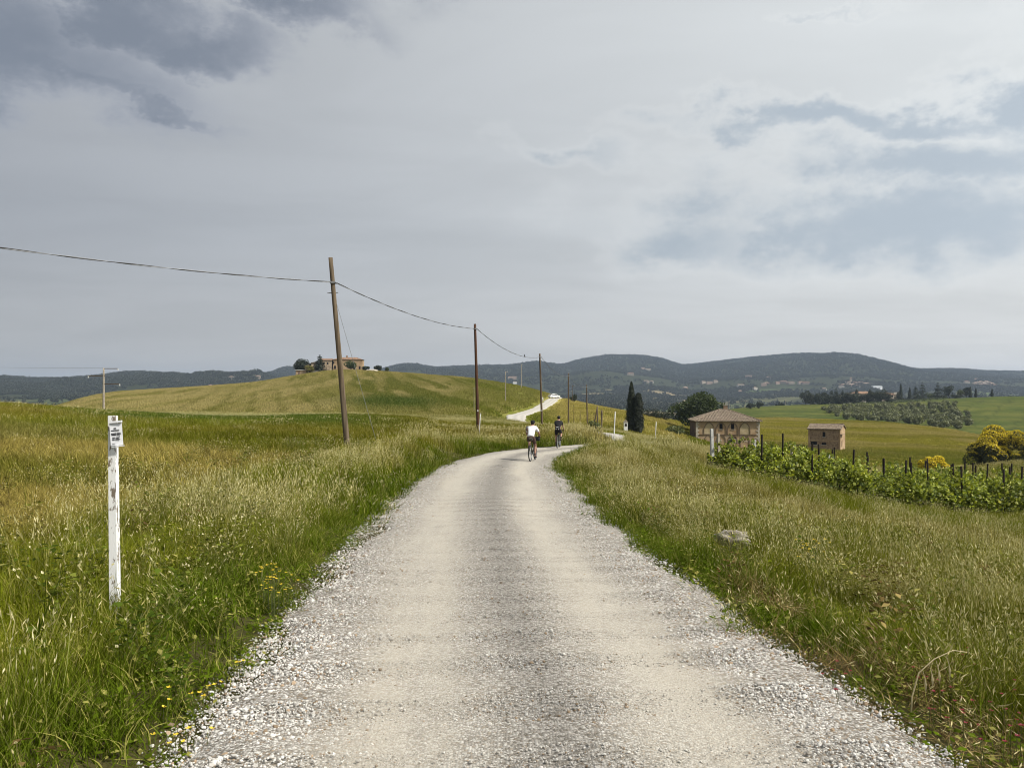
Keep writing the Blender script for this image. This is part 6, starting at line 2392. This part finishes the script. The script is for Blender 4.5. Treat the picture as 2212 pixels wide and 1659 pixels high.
    link('shorts', skin_mesh('shorts', JH, EH), shorts, t)
    for nm in ('r', 'l'):
        hj, kn, an, toe = legs[nm]
        link('sock', skin_mesh('sock', {'a': (an.lerp(kn, .42), .056), 'b': (an.lerp(kn, .2), .046), 'c': (an, .040)}, [('a', 'b'), ('b', 'c')]), sock, t)
        link('shoe', skin_mesh('shoe', {'a': (an + Vector((0, -.045, -.055)), .040), 'b': (an + Vector((0, .05, -.06)), (.046, .038)), 'c': (toe + Vector((0, .045, -.005)), (.040, .026))}, [('a', 'b'), ('b', 'c')]), BLACK, t)
    # helmet: vented dome
    hm = MB()
    hm.ball(head + Vector((0, .005, .075)), (.098, .128, .088), 16, 10)
    h = hm.build('helmet', BLACK, t, smooth=True)
    for k_ in (-1, 0, 1):
        MB().box(head + Vector((k_ * .045, -.02, .158 - abs(k_) * .018)), (.014, .14, .012)).build('vent', RUBBER, h)
    MB().ball(head + Vector((0, -.062, .0)), (.072, .045, .06), 10, 8).build('hair', mat_plain('hair', (.02, .014, .010), .7, .3, 20), t, smooth=True)
    # cranks belong to the bicycle
    for s, ped in ((1, ped_r), (-1, ped_l)):
        MB().tube([bb_ + Vector((s * .06, 0, 0)), ped + Vector((-s * .05, -.02, 0))], .012, 6).build('crank', STEEL, bike)
        MB().box(ped + Vector((0, 0, -.0)), (.09, .07, .018)).build('pedal', BLACK, bike)
    MB().torus(bb_ + Vector((.055, 0, 0)), .085, .008, 'X', 24, 5).build('chainring', STEEL, bike)
    return bike, t


def road_pt(u, D):
    x = (u - CU) / FPX * D
    off, hw, zr, idx = road_query(np.array([x]), np.array([D]))
    l = float(off[0] / hw[0])
    return Vector((x, D, float(zr[0]) + .05 * (1 - l * l) - .008))


c1 = road_pt(1150, 33.0)
cyclist(c1, R(-13), R(-2), SHIRT_W, BROWN_C, BROWN_C, {'bike': 'dark touring bicycle ridden by the person in the white shirt', 'person': 'cyclist in white T-shirt, brown shorts and black helmet seen from behind'}, True, -.25, FRAME_B)
c2 = road_pt(1206, 43.4)
cyclist(c2, R(-11), R(0), BLACK, BLACK, BLACK, {'bike': 'dark bicycle ridden by the person in black', 'person': 'cyclist dressed all in black with black helmet, ahead on the bend'}, False, .55, FRAME_A)

# bags they carry
t = thing('saddle_bag', 'olive and black saddle bag under the white shirted cyclist', 'bag', c1, R(-13))
skb = MB().ball((0, -.40, .93), (.10, .20, .085), 14, 10)
skb.build('pouch', BAGM, t, smooth=True)
MB().box((0, -.52, .955), (.16, .10, .03)).build('flap', BLACK, t)
for s in (-1, 1):
    MB().box((s * .085, -.30, .93), (.012, .05, .13)).build('strap', BLACK, t)
t = thing('handlebar_bag', 'black rolled bag on the handlebar of the white shirted cyclist', 'bag', c1, R(-13))
MB().tube([(-.19, .60, .90), (-.20, .60, .90), (.20, .60, .90), (.19, .60, .90)][1:3], .085, 14).build('roll', BLACK, t, smooth=True)
for s in (-1, 1):
    MB().torus((s * .1, .60, .90), .087, .008, 'X', 18, 5).build('strap', BAGM, t)
t = thing('hip_pack', 'black hip pack with white stripe and two lights on the black clad cyclist', 'bag', c2, R(-11))
MB().ball((0, -.315, 1.09), (.15, .085, .115), 14, 10).build('pouch', BLACK, t, smooth=True)
MB().box((0, -.395, 1.165), (.13, .02, .03)).build('stripe', REFLECT, t)
for s in (-1, 1):
    MB().ball((s * .075, -.40, 1.055), (.022, .015, .022), 8, 6).build('reflector', REFLECT, t, smooth=True)

# ------------------------------------------------------------------ white car on the upper road
def car():
    x, y = 14.9, 268.0
    off, hw, zr, _ = road_query(np.array([x]), np.array([y]))
    t = thing('parked_car', 'small white car standing on the pale upper road near the crest', 'car', (x - .3, y, float(zr[0]) + .04), R(-60))
    CARW = mat_plain('car_paint', (.80, .80, .78), .3, .03, 3, spec=.5)
    GLASS = mat_plain('car_glass', (.02, .022, .025), .1, .1, 3, spec=.6)
    L, Wd = 4.0, 1.7
    prof = [(-2.0, .35), (-2.0, .78), (-1.9, .92), (-1.15, 1.0), (-.55, 1.46), (.85, 1.48), (1.65, 1.02), (1.98, .92), (2.0, .35)]
    b = MB()
    V = []
    for s in (-1, 1):
        for (yy, zz) in prof:
            w = Wd / 2 * (1.0 if zz < 1.05 else .80)
            V.append((s * w, -yy, zz))
    n = len(prof)
    F = [tuple(range(n)), tuple(range(2 * n - 1, n - 1, -1))] + [(i, (i + 1) % n, n + (i + 1) % n, n + i) for i in range(n)]
    b.add(V, F).build('body', CARW, t)
    for s in (-1, 1):
        MB().add([(s * (Wd / 2 * .985 + .01), 1.0, 1.03), (s * (Wd / 2 * .985 + .01), -1.45, 1.04), (s * (Wd / 2 * .80 + .025), -.8, 1.40), (s * (Wd / 2 * .80 + .025), .5, 1.40)], [(0, 1, 2, 3)]).build('window', GLASS, t)
    MB().add([(-.72, 1.13, 1.05), (.72, 1.13, 1.05), (.62, .62, 1.41), (-.62, .62, 1.41)], [(0, 1, 2, 3)]).build('windscreen', GLASS, t)
    MB().add([(-.72, -1.62, 1.07), (.72, -1.62, 1.07), (.62, -.94, 1.44), (-.62, -.94, 1.44)], [(3, 2, 1, 0)]).build('rear_window', GLASS, t)
    for s in (-1, 1):
        for yy in (-1.25, 1.25):
            w = MB().torus((s * .78, yy, .32), .24, .09, 'X', 20, 8).build('wheel', RUBBER, t, smooth=True)
            MB().tube([(s * .74, yy, .32), (s * .84, yy, .32)], .17, 12).build('rim', STEEL, w)
        MB().box((s * .62, 2.0, .74), (.32, .05, .15)).build('headlight', REFLECT, t)
        MB().box((s * .68, -2.0, .80), (.22, .05, .22)).build('tail_light', RED, t)
    MB().box((0, 2.01, .48), (1.5, .06, .16)).build('bumper', BLACK, t)
    MB().box((0, 0, .33), (1.6, 3.8, .2)).build('sill', BLACK, t)


car()
for (x, y, lab) in ((9.8, 246, 'tiny white marker stone at the upper road edge before the car'), (24.5, 300, 'pale stone pillar beside the upper road beyond the car')):
    o = thing('marker_stone', lab, 'stone', (x, y, gz(x, y)))
    MB().box((0, 0, .5), (.5, .4, 1.6), taper=.8).build('shaft', WHITE if x < 20 else PALEST, o)
    MB().box((0, 0, 1.33), (.46, .38, .1), taper=.6).build('cap', PALEST, o)


# ------------------------------------------------------------------ wildflowers by the road
def flower_clump(label, loc, n, W, H, mat, seed, name='wildflower_clump', size=.035, petals=5):
    r = np.random.default_rng(seed)
    t = thing(name, label, 'flowers', loc)
    b = MB(); V, F = [], []
    for i in range(n):
        x, y = r.normal(0, W / 2.4, 2); h = H * (.55 + .6 * r.random())
        tip = Vector((x * 1.25, y * 1.25, h))
        b.tube([(x * .9, y * .9, -.05), (x * 1.05, y * 1.05, h * .6), tip], [.0018, .0016, .0012], 4, cap=False)
        for k_ in range(petals):
            a = 6.283 * k_ / petals + r.random()
            d = Vector((math.cos(a), math.sin(a), .35 + .3 * r.random())) * size
            s = Vector((-math.sin(a), math.cos(a), 0)) * size * .42
            c0 = len(V)
            V += [tip, tip + d * .6 + s, tip + d, tip + d * .6 - s]
            F.append((c0, c0 + 1, c0 + 2, c0 + 3))
    b.build('stems', L_BUSH, t)
    bl = MB(); bl.add(V, F)
    bl.build('blossom', mat, t)


def spot(u, v):
    """ground point seen at (u, v): march along the sight line until it meets the ground."""
    t = (u - CU) / FPX
    D = np.concatenate([np.linspace(2.5, 40, 800), np.linspace(40, 200, 600)])
    z = ground_z(t * D, D)
    ray = EYE - (v - HV) / FPX * D
    k_ = int(np.argmax(ray <= z))
    return Vector((t * D[k_], D[k_], z[k_]))


flower_clump('yellow flower clump in the left verge beside the gravel edge', spot(592, 1330), 34, .20, .40, YEL, 1, size=.017)
flower_clump('yellow flower clump in the right meadow beyond the rock', spot(1755, 1260), 26, .24, .50, YEL, 2, size=.022)
for k_, (u, v) in enumerate(((440, 1560), (468, 1540), (520, 1470), (345, 1575), (400, 1630), (372, 1645))):
    flower_clump('small yellow buttercups low at the left gravel edge', spot(u, v), 3, .10, .16, YEL, 10 + k_, name='buttercup', size=.016)
    bpy.context.view_layer.update()
for o in [o for o in bpy.data.objects if o.name.startswith('buttercup')]:
    o['group'] = 'buttercups along the left verge'
for k_, (u, v) in enumerate(((2200, 1530), (2090, 1600), (2130, 1565), (2190, 1640), (2050, 1540), (2150, 1660), (1990, 1500), (1900, 1425), (2070, 1450), (2200, 1590), (1560, 1255), (1830, 1520), (1795, 1480), (2010, 1560))):
    flower_clump('red vetch flowers low in the tangled right verge', spot(u, v + 25), 4, .10, .22, RED, 30 + k_, name='vetch', size=.013, petals=6)
for o in [o for o in bpy.data.objects if o.name.startswith('vetch')]:
    o['group'] = 'red vetch along the right verge'

# the long dry oat stalk arching over the right verge
p = spot(1985, 1560)
t = thing('dry_oat_stalk', 'long bleached oat stalk arching over the right verge', 'grass stalk', p)
STR_M = mat_plain('bleached_straw', (.50, .42, .24), .8, .2, 20)
pts = [Vector((-.05, 0, -.05)), Vector((-.04, 0, .14)), Vector((0, 0, .28)), Vector((.09, 0, .36)), Vector((.20, 0, .41)), Vector((.27, -.02, .405))]
MB().tube(pts, [.0045, .0045, .004, .0035, .003, .002], 6).build('stem', STR_M, t, smooth=True)
for k_, (x, z) in enumerate(((.02, .30), (.06, .33), (.10, .35), (.16, .38))):
    MB().tube([(x, 0, z), (x + .01, -.01, z - .05), (x + .015, -.01, z - .09), (x + .015, -.01, z - .13)], [.001, .002, .007, .001], 5).build('spikelet', STR_M, t)


# ------------------------------------------------------------------ hazy air over the valley
def haze():
    b = MB()
    b.box((0, 3800, 90), (19000, 12000, 420))
    m = bpy.data.materials.new('haze')
    m.use_nodes = True
    nt = NT(m.node_tree)
    pv = nt.n('ShaderNodeVolumePrincipled', inp={'Color': (.60, .74, .95, 1), 'Density': HAZE, 'Anisotropy': 0.15})
    out = nt.n('ShaderNodeOutputMaterial')
    nt.set(out, 'Volume', pv.outputs[0])
    o = b.build('haze', m)
    tag(o, kind='stuff')


HAZE = 0.00009
haze()
